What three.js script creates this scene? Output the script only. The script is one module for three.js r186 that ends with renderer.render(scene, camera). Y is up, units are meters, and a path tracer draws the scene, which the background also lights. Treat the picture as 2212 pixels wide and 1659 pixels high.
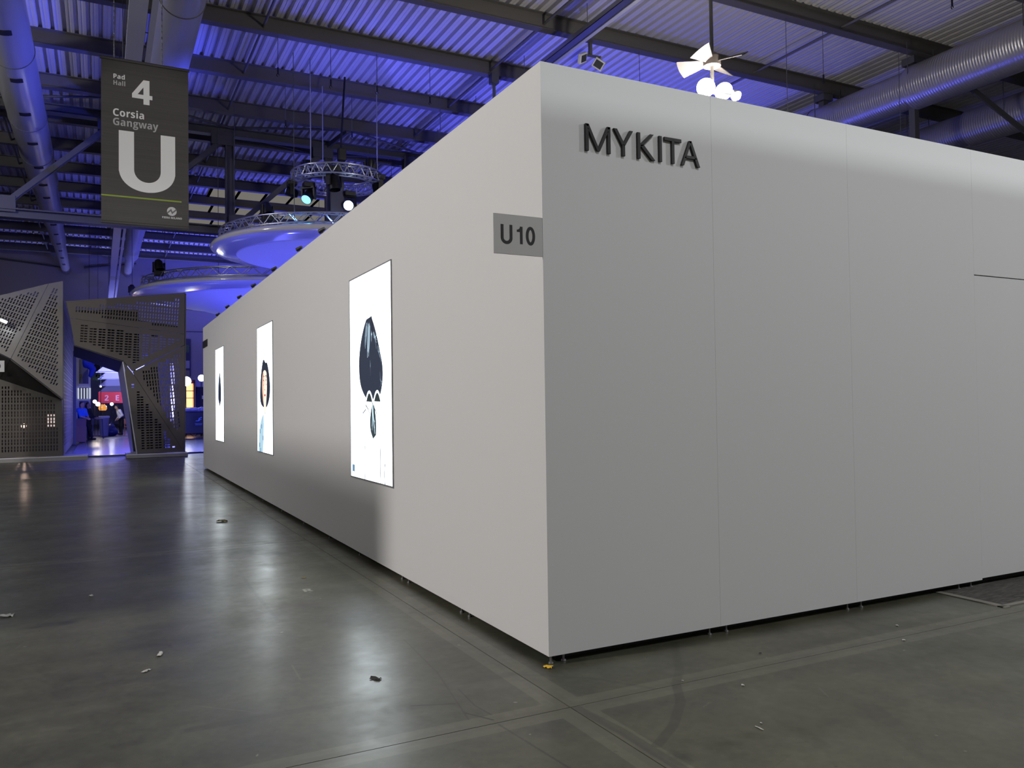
import * as THREE from 'three';
import { mergeGeometries, toCreasedNormals } from 'three/addons/utils/BufferGeometryUtils.js';
import { RoundedBoxGeometry } from 'three/addons/geometries/RoundedBoxGeometry.js';
import { MarchingCubes } from 'three/addons/objects/MarchingCubes.js';
import { RectAreaLightUniformsLib } from 'three/addons/lights/RectAreaLightUniformsLib.js';

// ------------------------------------------------------------------ camera, exposure, lights
const scene = new THREE.Scene();
scene.background = new THREE.Color(0x020203);
const renderer = new THREE.WebGLRenderer({ antialias: true });
renderer.toneMapping = THREE.LinearToneMapping;
renderer.toneMappingExposure = 1.0;
renderer.shadowMap.enabled = true;
RectAreaLightUniformsLib.init();

const camera = new THREE.PerspectiveCamera(50.85, 2212 / 1659, 0.05, 300);
{
  const yaw = 0.471495, pitch = 0.024178, roll = -0.013608;
  const f0 = new THREE.Vector3(Math.sin(yaw), 0, -Math.cos(yaw)), r0 = new THREE.Vector3(Math.cos(yaw), 0, Math.sin(yaw)), u0 = new THREE.Vector3(0, 1, 0);
  const f = f0.clone().multiplyScalar(Math.cos(pitch)).addScaledVector(u0, Math.sin(pitch));
  const u1 = u0.clone().multiplyScalar(Math.cos(pitch)).addScaledVector(f0, -Math.sin(pitch));
  const r = r0.clone().multiplyScalar(Math.cos(roll)).addScaledVector(u1, Math.sin(roll));
  const u = u1.clone().multiplyScalar(Math.cos(roll)).addScaledVector(r0, -Math.sin(roll));
  camera.position.set(-2.2816, 1.5, 4.059);
  camera.quaternion.setFromRotationMatrix(new THREE.Matrix4().makeBasis(r, u, f.clone().negate()));
  camera.updateMatrixWorld();
  scene.add(camera);
}
// hall fans with lamp clusters; all after the first unseen, placed to light walls and floor: [x, y of the lamps, z, intensity, r, g, b]
const HALL_LAMPS = [ // x, y, z, intensity, colour, 1 = open to all sides, source size
  [7.8, 7.2, -7.4, 75, 1, 0.95, 0.90, 1, 18],
  [-11, 7.6, -1.2, 255, 1, 0.955, 0.94, 0, 10],
  [-10, 9.0, -15.5, 95, 1, 0.97, 0.95, 1, 18],
  [9, 9.3, 24, 690, 0.92, 0.98, 1, 0, 9],
  [16, 7.8, 6.6, 290, 0.97, 0.98, 1, 0, 22],
  [1.2, 9.2, 6.8, 74, 0.98, 0.985, 1, 0, 22],
];
const BLUE = [0.10, 0.11, 1.0];
const RING_UP = 15, STAGE_UP = 255;

// ------------------------------------------------------------------ helpers
let seed = 7;
const rnd = () => { seed = (seed * 1664525 + 1013904223) >>> 0; return seed / 4294967296; };
const V = (x, y, z) => new THREE.Vector3(x, y, z);
const used = {};
function numbered(n) { const k = used[n] = (used[n] ?? -1) + 1; return k ? `${n}_${String(k).padStart(3, '0')}` : n; }
function thing(name, label, category, pos = [0, 0, 0], group) {
  const o = new THREE.Group(); o.name = numbered(name); o.position.set(...pos); scene.add(o);
  o.userData = { label, category }; if (group) o.userData.group = group;
  return o;
}
function structure(name) { const o = new THREE.Group(); o.name = name; o.userData = { kind: 'structure' }; scene.add(o); return o; }
function part(name, geo, mat, parent, label) {
  const g = Array.isArray(geo) ? (geo.length === 1 ? geo[0] : mergeGeometries(geo.map(strip))) : geo;
  const m = new THREE.Mesh(g, mat); m.name = name; m.castShadow = m.receiveShadow = true;
  if (label) m.userData.label = label;
  (parent ?? scene).add(m); return m;
}
function strip(g) { g = g.index ? g.toNonIndexed() : g.clone(); for (const k of Object.keys(g.attributes)) if (!['position', 'normal', 'uv'].includes(k)) g.deleteAttribute(k); return g; }
const box = (w, h, d, x = 0, y = 0, z = 0) => new THREE.BoxGeometry(w, h, d).translate(x, y, z);
const boxMM = (x0, x1, y0, y1, z0, z1) => box(x1 - x0, y1 - y0, z1 - z0, (x0 + x1) / 2, (y0 + y1) / 2, (z0 + z1) / 2);
const rbox = (w, h, d, r, x = 0, y = 0, z = 0, s = 2) => new RoundedBoxGeometry(w, h, d, s, r).translate(x, y, z);
function rod(a, b, r, seg = 8, r2 = r) {
  const A = V(...a), B = V(...b), d = B.clone().sub(A), L = d.length();
  return new THREE.CylinderGeometry(r2, r, L, seg, 1).translate(0, L / 2, 0).applyQuaternion(new THREE.Quaternion().setFromUnitVectors(V(0, 1, 0), d.normalize())).translate(...a);
}
function bar(a, b, w, h, up = V(0, 0, 1)) { // rectangular bar from a to b; h is measured along up
  const A = V(...a), B = V(...b), d = B.clone().sub(A), L = d.length(), X = d.clone().normalize(), Z = up.clone().addScaledVector(X, -up.dot(X)).normalize(), Y = Z.clone().cross(X);
  return new THREE.BoxGeometry(L, w, h).applyMatrix4(new THREE.Matrix4().makeBasis(X, Y, Z)).translate((A.x + B.x) / 2, (A.y + B.y) / 2, (A.z + B.z) / 2);
}
const lathe = (pts, seg = 48) => new THREE.LatheGeometry(pts.map(p => new THREE.Vector2(p[0], p[1])), seg);
const std = (r, g, b, rough = 0.6, metal = 0, extra = {}) => { const m = new THREE.MeshPhysicalMaterial({ roughness: rough, metalness: metal, ...extra }); m.color.setRGB(r, g, b); return m; };
function glow(r, g, b, k) { const m = new THREE.MeshStandardMaterial({ color: 0x111111, roughness: 0.4 }); m.emissive = new THREE.Color().setRGB(r, g, b); m.emissiveIntensity = k; return m; }
// value noise
const LAT = new Float32Array(65536); for (let i = 0; i < 65536; i++) LAT[i] = rnd();
function vnoise(x, y) {
  const xi = Math.floor(x), yi = Math.floor(y); let fx = x - xi, fy = y - yi; fx = fx * fx * (3 - 2 * fx); fy = fy * fy * (3 - 2 * fy);
  const a = LAT[((yi & 255) << 8) | (xi & 255)], b = LAT[((yi & 255) << 8) | ((xi + 1) & 255)], c = LAT[(((yi + 1) & 255) << 8) | (xi & 255)], d = LAT[(((yi + 1) & 255) << 8) | ((xi + 1) & 255)];
  return a + (b - a) * fx + (c - a) * fy + (a - b - c + d) * fx * fy;
}
const fbm = (x, y, o = 4) => { let s = 0, a = 0.5, t = 0; for (let i = 0; i < o; i++) { s += a * vnoise(x, y); t += a; x = x * 2.03 + 17.3; y = y * 2.03 + 5.1; a *= 0.5; } return s / t; };
function canvasTex(w, h, draw, srgb = true) {
  const c = document.createElement('canvas'); c.width = w; c.height = h; const g = c.getContext('2d'); draw(g, w, h);
  const t = new THREE.CanvasTexture(c); if (srgb) t.colorSpace = THREE.SRGBColorSpace; t.magFilter = THREE.LinearFilter; t.anisotropy = 8; return t;
}
function dataTex(n, fn, srgb, repeat = 1) {
  const d = new Uint8Array(n * n * 4);
  for (let y = 0; y < n; y++) for (let x = 0; x < n; x++) { const c = fn(x / n, y / n), i = (y * n + x) * 4; d[i] = c[0]; d[i + 1] = c[1]; d[i + 2] = c[2]; d[i + 3] = 255; }
  const t = new THREE.DataTexture(d, n, n, THREE.RGBAFormat); t.wrapS = t.wrapT = THREE.RepeatWrapping; t.magFilter = THREE.LinearFilter; t.minFilter = THREE.LinearMipmapLinearFilter; t.generateMipmaps = true;
  t.repeat.set(repeat, repeat); if (srgb) t.colorSpace = THREE.SRGBColorSpace; t.needsUpdate = true; return t;
}

// ------------------------------------------------------------------ materials
const M = {};
const weave = dataTex(256, (u, v) => { const k = 120 + 60 * Math.sin(u * 256 * Math.PI / 2) * Math.sin(v * 256 * Math.PI / 2) + 40 * (vnoise(u * 64, v * 64) - 0.5); return [k, k, k]; }, false, 20);
M.fabric = std(0.70, 0.695, 0.68, 0.85, 0, { bumpMap: weave, bumpScale: 0.0004 });
M.laminate = std(0.68, 0.68, 0.68, 0.75);
M.skirt = std(0.03, 0.026, 0.024, 0.6);
M.foot = std(0.25, 0.25, 0.25, 0.5, 0.8);
M.black = std(0.012, 0.012, 0.013, 0.45);
M.blackMetal = std(0.02, 0.02, 0.023, 0.4, 0.6);
M.purlin = std(0.105, 0.099, 0.092, 0.5);
M.flange = std(0.12, 0.115, 0.12, 0.5);
M.deck = std(0.60, 0.58, 0.57, 0.42, 0.35);
M.ceilingTop = std(0.05, 0.05, 0.05, 0.9);
M.truss = std(0.10, 0.10, 0.11, 0.5, 0.2);
M.zinc = std(0.55, 0.55, 0.57, 0.4, 0.25);
M.alu = std(0.72, 0.73, 0.75, 0.3, 1);
const rings = dataTex(256, (u, v) => { const k = 128 + 100 * Math.sin(v * 2 * Math.PI * 16) ; return [k, k, k]; }, false);
M.duct = std(0.42, 0.42, 0.43, 0.31, 0.45);
M.spiral = std(0.52, 0.505, 0.49, 0.32, 0.7, { bumpMap: rings, bumpScale: 0.006 });
M.wallGrey = std(0.42, 0.40, 0.41, 0.8);
M.steelBrown = std(0.13, 0.115, 0.095, 0.5, 0.35);
M.steelBeige = std(0.20, 0.19, 0.165, 0.5, 0.25);
M.plate = std(0.35, 0.34, 0.31, 0.5);
M.white = std(0.8, 0.8, 0.8, 0.6);

// ------------------------------------------------------------------ floor
const SL = 5.7, SX0 = -0.22, SZ0 = 0.6;
const tileNoise = (u, v, f, o) => { // periodic blend of fbm
  const a = fbm(u * f, v * f, o), b = fbm((u - 1) * f, v * f, o), c = fbm(u * f, (v - 1) * f, o), d = fbm((u - 1) * f, (v - 1) * f, o); const s = x => x * x * (3 - 2 * x), su = s(u), sv = s(v);
  return (a * (1 - su) + b * su) * (1 - sv) + (c * (1 - su) + d * su) * sv;
};
const roughMap = dataTex(1024, (u, v) => { const n = tileNoise(u, v, 6, 5), m = tileNoise(u, v, 40, 3); const k = 255 * Math.min(1, Math.max(0, 0.60 + 0.45 * (n - 0.5) + 0.2 * (m - 0.5))); return [k, k, k]; }, false);
function concrete(n, ox, oz, marks) {
  return canvasTex(n, n, (g, w) => {
    const im = g.createImageData(w, w), d = im.data;
    for (let y = 0; y < w; y++) for (let x = 0; x < w; x++) {
      const X = ox + x / w * SL, Z = oz + y / w * SL;
      const big = fbm(X * 0.55 + 40, Z * 0.55 + 9, 3) - 0.5, mid = fbm(X * 3.1 + 3, Z * 3.1 + 70, 4) - 0.5, fine = fbm(X * 34, Z * 34, 3) - 0.5;
      const streak = fbm(X * 1.2 + 90, Z * 9 + 2, 3) - 0.5;
      const k = 1 + 0.34 * big + 0.34 * mid + 0.20 * fine + 0.16 * streak;
      const t = 0.05 * (fbm(X * 0.8 + 8, Z * 0.8, 2) - 0.5), i = (y * w + x) * 4;
      d[i] = 76 * k * (1 + t); d[i + 1] = 76 * k; d[i + 2] = 63 * k * (1 - t); d[i + 3] = 255;
    }
    g.putImageData(im, 0, 0);
    const P = (X, Z) => [(X - ox) / SL * w, (Z - oz) / SL * w], m = w / SL;
    const line = (pts, wd, col) => { g.strokeStyle = col; g.lineWidth = wd * m; g.lineCap = 'round'; g.lineJoin = 'round'; g.beginPath(); pts.forEach((p, i) => { const q = P(...p); i ? g.lineTo(...q) : g.moveTo(...q); }); g.stroke(); };
    const blot = (X, Z, a, b, rot, col, n = 14) => { for (let k = 0; k < n; k++) { const [x, y] = P(X + (rnd() - 0.5) * a, Z + (rnd() - 0.5) * b); g.fillStyle = col; g.beginPath(); g.ellipse(x, y, m * a * (0.15 + 0.3 * rnd()), m * b * (0.15 + 0.3 * rnd()), rot, 0, 7); g.fill(); } };
    // scratches and specks
    for (let k = 0; k < 90; k++) { const X = ox + rnd() * SL, Z = oz + rnd() * SL, a = rnd() * 6.3, L = 0.05 + rnd() * 0.35; line([[X, Z], [X + Math.cos(a) * L, Z + Math.sin(a) * L]], 0.004 + rnd() * 0.006, rnd() < 0.5 ? 'rgba(60,58,52,0.22)' : 'rgba(170,168,155,0.16)'); }
    for (let k = 0; k < 60; k++) { const [x, y] = P(ox + rnd() * SL, oz + rnd() * SL); g.fillStyle = rnd() < 0.6 ? 'rgba(195,192,180,0.5)' : 'rgba(40,38,34,0.5)'; g.beginPath(); g.ellipse(x, y, m * (0.003 + 0.009 * rnd()), m * (0.003 + 0.006 * rnd()), rnd() * 3, 0, 7); g.fill(); }
    for (let k = 0; k < 7; k++) blot(ox + rnd() * SL, oz + rnd() * SL, 0.3, 0.18, rnd() * 3, 'rgba(50,48,44,0.06)');
    // dust along the joints
    g.strokeStyle = 'rgba(52,50,45,0.32)'; g.lineWidth = 0.09 * m; g.strokeRect(0, 0, w, w);
    g.strokeStyle = 'rgba(150,148,132,0.22)'; g.lineWidth = 0.20 * m; g.strokeRect(0, 0, w, w);
    marks?.(line, blot, g, P, m);
  });
}
const floorMat = (map) => { const t = roughMap.clone(); t.repeat.set(2.3, 2.3); t.needsUpdate = true; const m = new THREE.MeshPhysicalMaterial({ map, roughness: 0.62, roughnessMap: t, clearcoat: 0.16, clearcoatRoughness: 0.22, bumpMap: t, bumpScale: 0.0005 }); return m; };
const floorMats = {
  '0,-1': floorMat(concrete(1536, SX0, SZ0 - SL, (line, blot) => {
    line([[0.9, 0.0], [0.78, 0.16], [0.6, 0.42], [0.43, 0.6]], 0.05, 'rgba(45,43,38,0.25)');
    line([[-0.22, 0.05], [0.1, 0.3], [0.3, 0.6]], 0.03, 'rgba(45,43,38,0.2)');
    blot(1.6, 0.45, 0.5, 0.1, 0.2, 'rgba(45,43,38,0.05)');
  })),
  '0,0': floorMat(concrete(1536, SX0, SZ0, (line, blot) => {
    line([[0.43, 0.6], [0.3, 0.8], [0.08, 1.02], [-0.12, 1.16]], 0.05, 'rgba(40,38,33,0.32)');
    line([[-0.2, 0.62], [-0.17, 0.95], [-0.17, 1.4]], 0.06, 'rgba(40,38,33,0.3)');
    line([[0.55, 0.75], [0.6, 1.1], [0.5, 1.5]], 0.09, 'rgba(40,38,33,0.10)');
    line([[1.0, 0.8], [1.05, 1.3], [0.8, 1.8]], 0.12, 'rgba(40,38,33,0.08)');
    blot(0.2, 1.3, 0.25, 0.1, 0.4, 'rgba(40,38,33,0.07)'); blot(-0.1, 1.28, 0.1, 0.12, 0, 'rgba(40,38,33,0.1)');
  })),
  '-1,-1': floorMat(concrete(1536, SX0 - SL, SZ0 - SL, (line, blot, g, P, m) => {
    blot(-2.59, -2.47, 0.26, 0.10, 0.1, 'rgba(45,42,38,0.16)', 20); blot(-0.86, -4.4, 0.5, 0.16, 0, 'rgba(45,42,38,0.06)');
    blot(-0.75, -1.6, 0.5, 0.3, 0.4, 'rgba(45,42,38,0.07)', 20); blot(-1.0, -2.14, 0.4, 0.16, 0.2, 'rgba(45,42,38,0.06)', 16); blot(-1.7, -0.4, 0.8, 0.5, 0.2, 'rgba(45,42,38,0.03)', 24);
    line([[-3.6, -4.05], [-1.71, -3.97], [-0.13, -3.78]], 0.012, 'rgba(50,47,42,0.5)'); line([[-2.2, -2.9], [-1.0, -2.85], [-0.3, -2.7]], 0.01, 'rgba(50,47,42,0.45)'); line([[-2, -1.7], [-0.8, -1.62], [-0.25, -1.5]], 0.01, 'rgba(50,47,42,0.4)');
    line([[-1.9, -0.02], [-0.9, 0.0], [-0.25, 0.02]], 0.07, 'rgba(50,47,42,0.22)');
    line([[-1.12, -4.6], [-1.17, -3], [-1.17, -1.8]], 0.03, 'rgba(50,47,42,0.25)');
    line([[-0.55, -0.9], [-0.6, -0.2], [-0.72, 0.5]], 0.01, 'rgba(40,38,34,0.5)'); line([[-0.9, 0.2], [-0.7, 0.28]], 0.012, 'rgba(30,28,25,0.7)'); line([[-0.7, 0.42], [-0.62, 0.56]], 0.012, 'rgba(30,28,25,0.7)');
    line([[-0.6, 0.1], [-0.62, 0.35], [-0.6, 0.5]], 0.008, 'rgba(30,28,25,0.6)');
    g.save(); const [x, y] = P(-0.82, -2.57); g.translate(x, y); g.fillStyle = 'rgba(205,203,192,0.6)'; g.font = `bold ${0.14 * m}px sans-serif`; g.fillText('R', 0, 0); g.restore();
  })),
  '-1,0': floorMat(concrete(1536, SX0 - SL, SZ0, (line, blot) => { blot(-1.6, 1.1, 0.6, 0.4, 0.3, 'rgba(45,42,38,0.05)', 24); line([[-0.62, 0.62], [-0.55, 1.3]], 0.012, 'rgba(40,38,34,0.5)'); })),
};
const floorGeneric = floorMat(concrete(1024, 33, 21));
const floor = structure('floor');
{
  const g = new THREE.BoxGeometry(SL - 0.005, 0.12, SL - 0.005), small = {};
  for (let i = -7; i <= 7; i++) for (let j = -15; j <= 5; j++) {
    const m = part('floor_slab', g, floorMats[`${i},${j}`] ?? floorGeneric, floor);
    m.position.set(SX0 + (i + 0.5) * SL, -0.06 + (rnd() - 0.5) * 0.0008, SZ0 + (j + 0.5) * SL);
  }
  part('floor_base', boxMM(-41, 44, -0.3, -0.121, -86, 36), std(0.03, 0.03, 0.028, 0.9), floor);
  // rough concrete trench cover in front of the door
  const grit = dataTex(512, (u, v) => { const n = tileNoise(u, v, 70, 3), k = 150 * (0.55 + 0.9 * (n - 0.3)); return [k * 0.62, k * 0.6, k * 0.56]; }, true);
  part('trench_cover', boxMM(3.5, 7.6, -0.02, 0.004, -0.05, 0.44), new THREE.MeshPhysicalMaterial({ map: grit, roughness: 0.95, bumpMap: grit, bumpScale: 0.01 }), floor);
  part('trench_edge', [boxMM(3.44, 3.5, -0.02, 0.006, -0.05, 0.5), boxMM(3.44, 7.6, -0.02, 0.006, 0.44, 0.48)], std(0.2, 0.19, 0.16, 0.6), floor);
}

// ------------------------------------------------------------------ hall shell
const XL = -40, XR = 43, ZF = -53.8, ZB = 32;
{
  const ceil = structure('ceiling');
  // trapezoidal roof deck, ribs along z
  const pitch = 0.28, y0 = 11.42, h = 0.10, prof = [];
  for (let x = XL; x < XR; x += pitch) prof.push([x, y0], [x + 0.05, y0], [x + 0.06, y0 + 0.007], [x + 0.085, y0 + 0.007], [x + 0.095, y0], [x + 0.165, y0], [x + 0.19, y0 + h], [x + 0.255, y0 + h]);
  const pos = [], nz0 = ZF, nz1 = ZB;
  for (let i = 0; i + 1 < prof.length; i++) { const [a, b] = prof[i], [c, d] = prof[i + 1]; pos.push(a, b, nz0, c, d, nz0, c, d, nz1, a, b, nz0, c, d, nz1, a, b, nz1); }
  const g = new THREE.BufferGeometry(); g.setAttribute('position', new THREE.Float32BufferAttribute(pos, 3)); g.computeVertexNormals();
  part('roof_sheet', g, new THREE.MeshPhysicalMaterial({ color: M.deck.color, roughness: 0.5, metalness: 0.15, side: THREE.DoubleSide }), ceil);
  part('unseen_roof_slab', boxMM(XL - 0.5, XR + 0.5, 11.62, 11.9, ZF - 0.5, ZB + 0.5), M.ceilingTop, ceil);  // unseen slab above the deck, keeps the roof light-tight
  // purlins along x
  const s = new THREE.Shape(); const W = 0.125, H = 0.42, t = 0.018, w = 0.012;
  [[-W, 0], [W, 0], [W, t], [w, t], [w, H - t], [W, H - t], [W, H], [-W, H], [-W, H - t], [-w, H - t], [-w, t], [-W, t]].forEach(([x, y], i) => i ? s.lineTo(x, y) : s.moveTo(x, y));
  const pg = new THREE.ExtrudeGeometry(s, { depth: XR - XL, bevelEnabled: false }).rotateY(Math.PI / 2).translate(XL, 11.0, 0);
  const PZ = []; for (let i = -10; i <= 12; i++) PZ.push(-13.68 - 3.17 * i);
  PZ.filter(z => z < ZB - 1).forEach(z => { const m = part('purlin', pg, M.purlin, ceil); m.position.z = z; });
  // sag rods between the purlins
  for (const x of [-5.1, 1.42, 7.8, 14.9, 21.5]) for (let k = 0; k + 1 < PZ.length; k++) {
    if (PZ[k] > 0) continue;
    part('sag_rod', rod([x, 11.16, PZ[k] - 0.012], [x, 11.16, PZ[k + 1] + 0.012], 0.035, 8), M.flange, ceil);
  }
  const cream = glow(1, 0.93, 0.84, 0.17);
  for (const [z0, z1, x0, x1] of [[-35.7, -33.0, 2.2, 9.5], [-38.9, -36.2, 1.4, 9.0], [-42.0, -39.4, 1.8, 8.0]]) { part('roof_light', boxMM(x0, x1, 11.36, 11.41, z1, z0), cream, ceil); for (let x = x0; x <= x1; x += 1.2) part('glazing_bar', boxMM(x - 0.06, x + 0.06, 11.33, 11.36, z1, z0), M.truss, ceil); }
  const wf = structure('wall_far');
  const OX0 = -4.7, OX1 = 2.1, OY = 4.45;
  part('wall_panel', [boxMM(XL, OX0, 0, 11.9, ZF - 0.3, ZF)], M.wallGrey, wf); part('wall_panel', [boxMM(OX1, XR, 0, 11.9, ZF - 0.3, ZF)], M.wallGrey, wf); part('wall_panel', [boxMM(OX0, OX1, OY, 11.9, ZF - 0.3, ZF)], M.wallGrey, wf);
  part('wall_rail', boxMM(2.2, 14, 6.58, 6.63, ZF, ZF + 0.04), M.truss, wf);
  for (const [a, b] of [[[-4.0, 10.4], [-9.2, 10.9]], [[-3.2, 10.5], [-0.2, 10.95]], [[0.2, 10.1], [1.6, 9.75]], [[2.8, 9.75], [6.2, 10.1]]]) part('wall_brace', rod([a[0], a[1], ZF + 0.06], [b[0], b[1], ZF + 0.06], 0.05), M.truss, wf);
  for (const [n, g2] of [['wall_left', boxMM(XL - 0.3, XL, 0, 11.9, ZF, ZB)], ['wall_right', boxMM(XR, XR + 0.3, 0, 11.9, ZF, ZB)], ['wall_back', boxMM(XL, XR, 0, 11.9, ZB, ZB + 0.3)]]) { const m = part(n, g2, M.wallGrey, scene); m.userData.kind = 'structure'; }
  // passage behind the far wall
  const ps = structure('wall_passage');
  part('passage_wall', boxMM(OX0 - 0.2, OX0, 0, 6, -85, ZF - 0.3), M.wallGrey, ps); part('passage_wall', boxMM(OX1, OX1 + 0.2, 0, 6, -85, ZF - 0.3), M.wallGrey, ps);
  part('passage_wall', boxMM(OX0, OX1, 0, 6, -85.2, -85), std(0.45, 0.45, 0.5, 0.8), ps); part('passage_ceiling', boxMM(OX0, OX1, 6, 6.2, -85, ZF - 0.3), std(0.5, 0.5, 0.55, 0.8), ps);
}
// main lattice girder under the roof
{
  const t = thing('roof_truss', 'long dark steel lattice girder with posts and slanting double struts under the corrugated roof', 'roof truss', [0, 0, -25]);
  part('top_chord', [boxMM(XL, XR, 10.84, 10.87, -0.16, 0.16), boxMM(XL, XR, 11.1, 11.13, -0.16, 0.16), boxMM(XL, XR, 10.87, 11.1, -0.02, 0.02)], M.truss, t);
  part('bottom_chord', [boxMM(XL, XR, 7.42, 7.46, -0.2, 0.2), boxMM(XL, XR, 7.67, 7.71, -0.2, 0.2), boxMM(XL, XR, 7.46, 7.67, -0.03, 0.03)], M.truss, t);
  const gus = [];
  for (let k = -11; k <= 11; k++) {
    const x = 1.7 + 3.45 * k; if (x < XL + 1 || x > XR - 4) continue;
    part('post', [boxMM(x - 0.14, x - 0.11, 7.6, 11.0, -0.11, 0.11), boxMM(x + 0.11, x + 0.14, 7.6, 11.0, -0.11, 0.11), boxMM(x - 0.11, x + 0.11, 7.6, 11.0, -0.02, 0.02)], M.truss, t);
    for (const s of [-0.1, 0.1]) part('strut', bar([x + 0.2, 7.75, s], [x + 3.4, 10.85, s], 0.16, 0.05), M.truss, t);
    for (const z of [-0.15, 0.135]) { part('gusset_plate', boxMM(x - 0.05, x + 0.6, 7.6, 8.1, z, z + 0.015), M.truss, t); part('gusset_plate', boxMM(x - 0.6, x + 0.1, 10.5, 10.95, z, z + 0.015), M.truss, t); }
  }
  // bracing rods from the girder posts up to the purlin in front
  for (const [a, b] of [[1.7, 5.4], [8.6, 5.4], [1.7, -1.6], [-5.2, -1.6], [8.6, 12.3], [15.5, 12.3]]) part('bracing_rod', rod([a, 11.14, 0.1], [b, 11.05, 1.8], 0.04), M.truss, t);
  for (const [a, b] of [[1.7, 5.1], [8.6, 5.1], [1.7, -1.7]]) part('bracing_rod', rod([a, 11.0, -0.1], [b, 11.05, -1.4], 0.035), M.truss, t);
  part('cross_beam', bar([5.1, 10.95, 0.1], [5.35, 11.0, 1.85], 0.14, 0.12), M.truss, t);
}
// ------------------------------------------------------------------ ducts and trays
function ductRun(name, label, x, y, sections, mat, opts = {}) {
  const t = thing(name, label, 'air duct', [x, y, 0]);
  sections.forEach(([z0, z1, r, r1 = r], i) => {
    const L = z0 - z1, g = new THREE.CylinderGeometry(r, r1, L, 40, 1, true); const uv = g.attributes.uv; for (let k = 0; k < uv.count; k++) uv.setXY(k, uv.getX(k), uv.getY(k) * L / 1.2);
    part('duct_section', g.rotateX(Math.PI / 2).translate(0, 0, (z0 + z1) / 2), new THREE.MeshPhysicalMaterial({ color: mat.color, roughness: mat.roughness, metalness: mat.metalness, bumpMap: mat.bumpMap, bumpScale: mat.bumpScale, side: THREE.DoubleSide }), t);
    part('joint_band', new THREE.TorusGeometry(Math.max(r, r1) + 0.004, 0.014, 6, 40).translate(0, 0, z0), M.truss, t);
  });
  const [, zl, , rl] = sections.at(-1); part('end_cap', new THREE.CircleGeometry(rl ?? sections.at(-1)[2], 40).translate(0, 0, zl + 0.01), M.truss, t);
  for (const z of opts.hangers ?? []) part('hanger', [rod([0.55, 0, z], [0.55, 1.1, z], 0.012, 5), rod([-0.55, 0, z], [-0.55, 1.1, z], 0.012, 5)], M.truss, t);
  for (const [z, r] of opts.vents ?? []) { const v = new THREE.CylinderGeometry(r + 0.012, r + 0.012, 0.26, 10, 1, true, -0.28, 0.56).rotateX(Math.PI / 2).rotateZ(-Math.PI / 2 - Math.PI / 2 * 0 ); // faces downward
    v.rotateZ(Math.PI / 2); const pa = v.attributes.position; let cy = 0; for (let k = 0; k < pa.count; k++) cy += pa.getY(k); if (cy > 0) v.rotateZ(Math.PI); part('air_vent', v.rotateZ(0.12).translate(0, 0, z), new THREE.MeshStandardMaterial({ color: 0x0a0a0b, roughness: 0.7, side: THREE.DoubleSide }), t, 'small dark outlet vent'); }
  return t;
}
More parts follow.
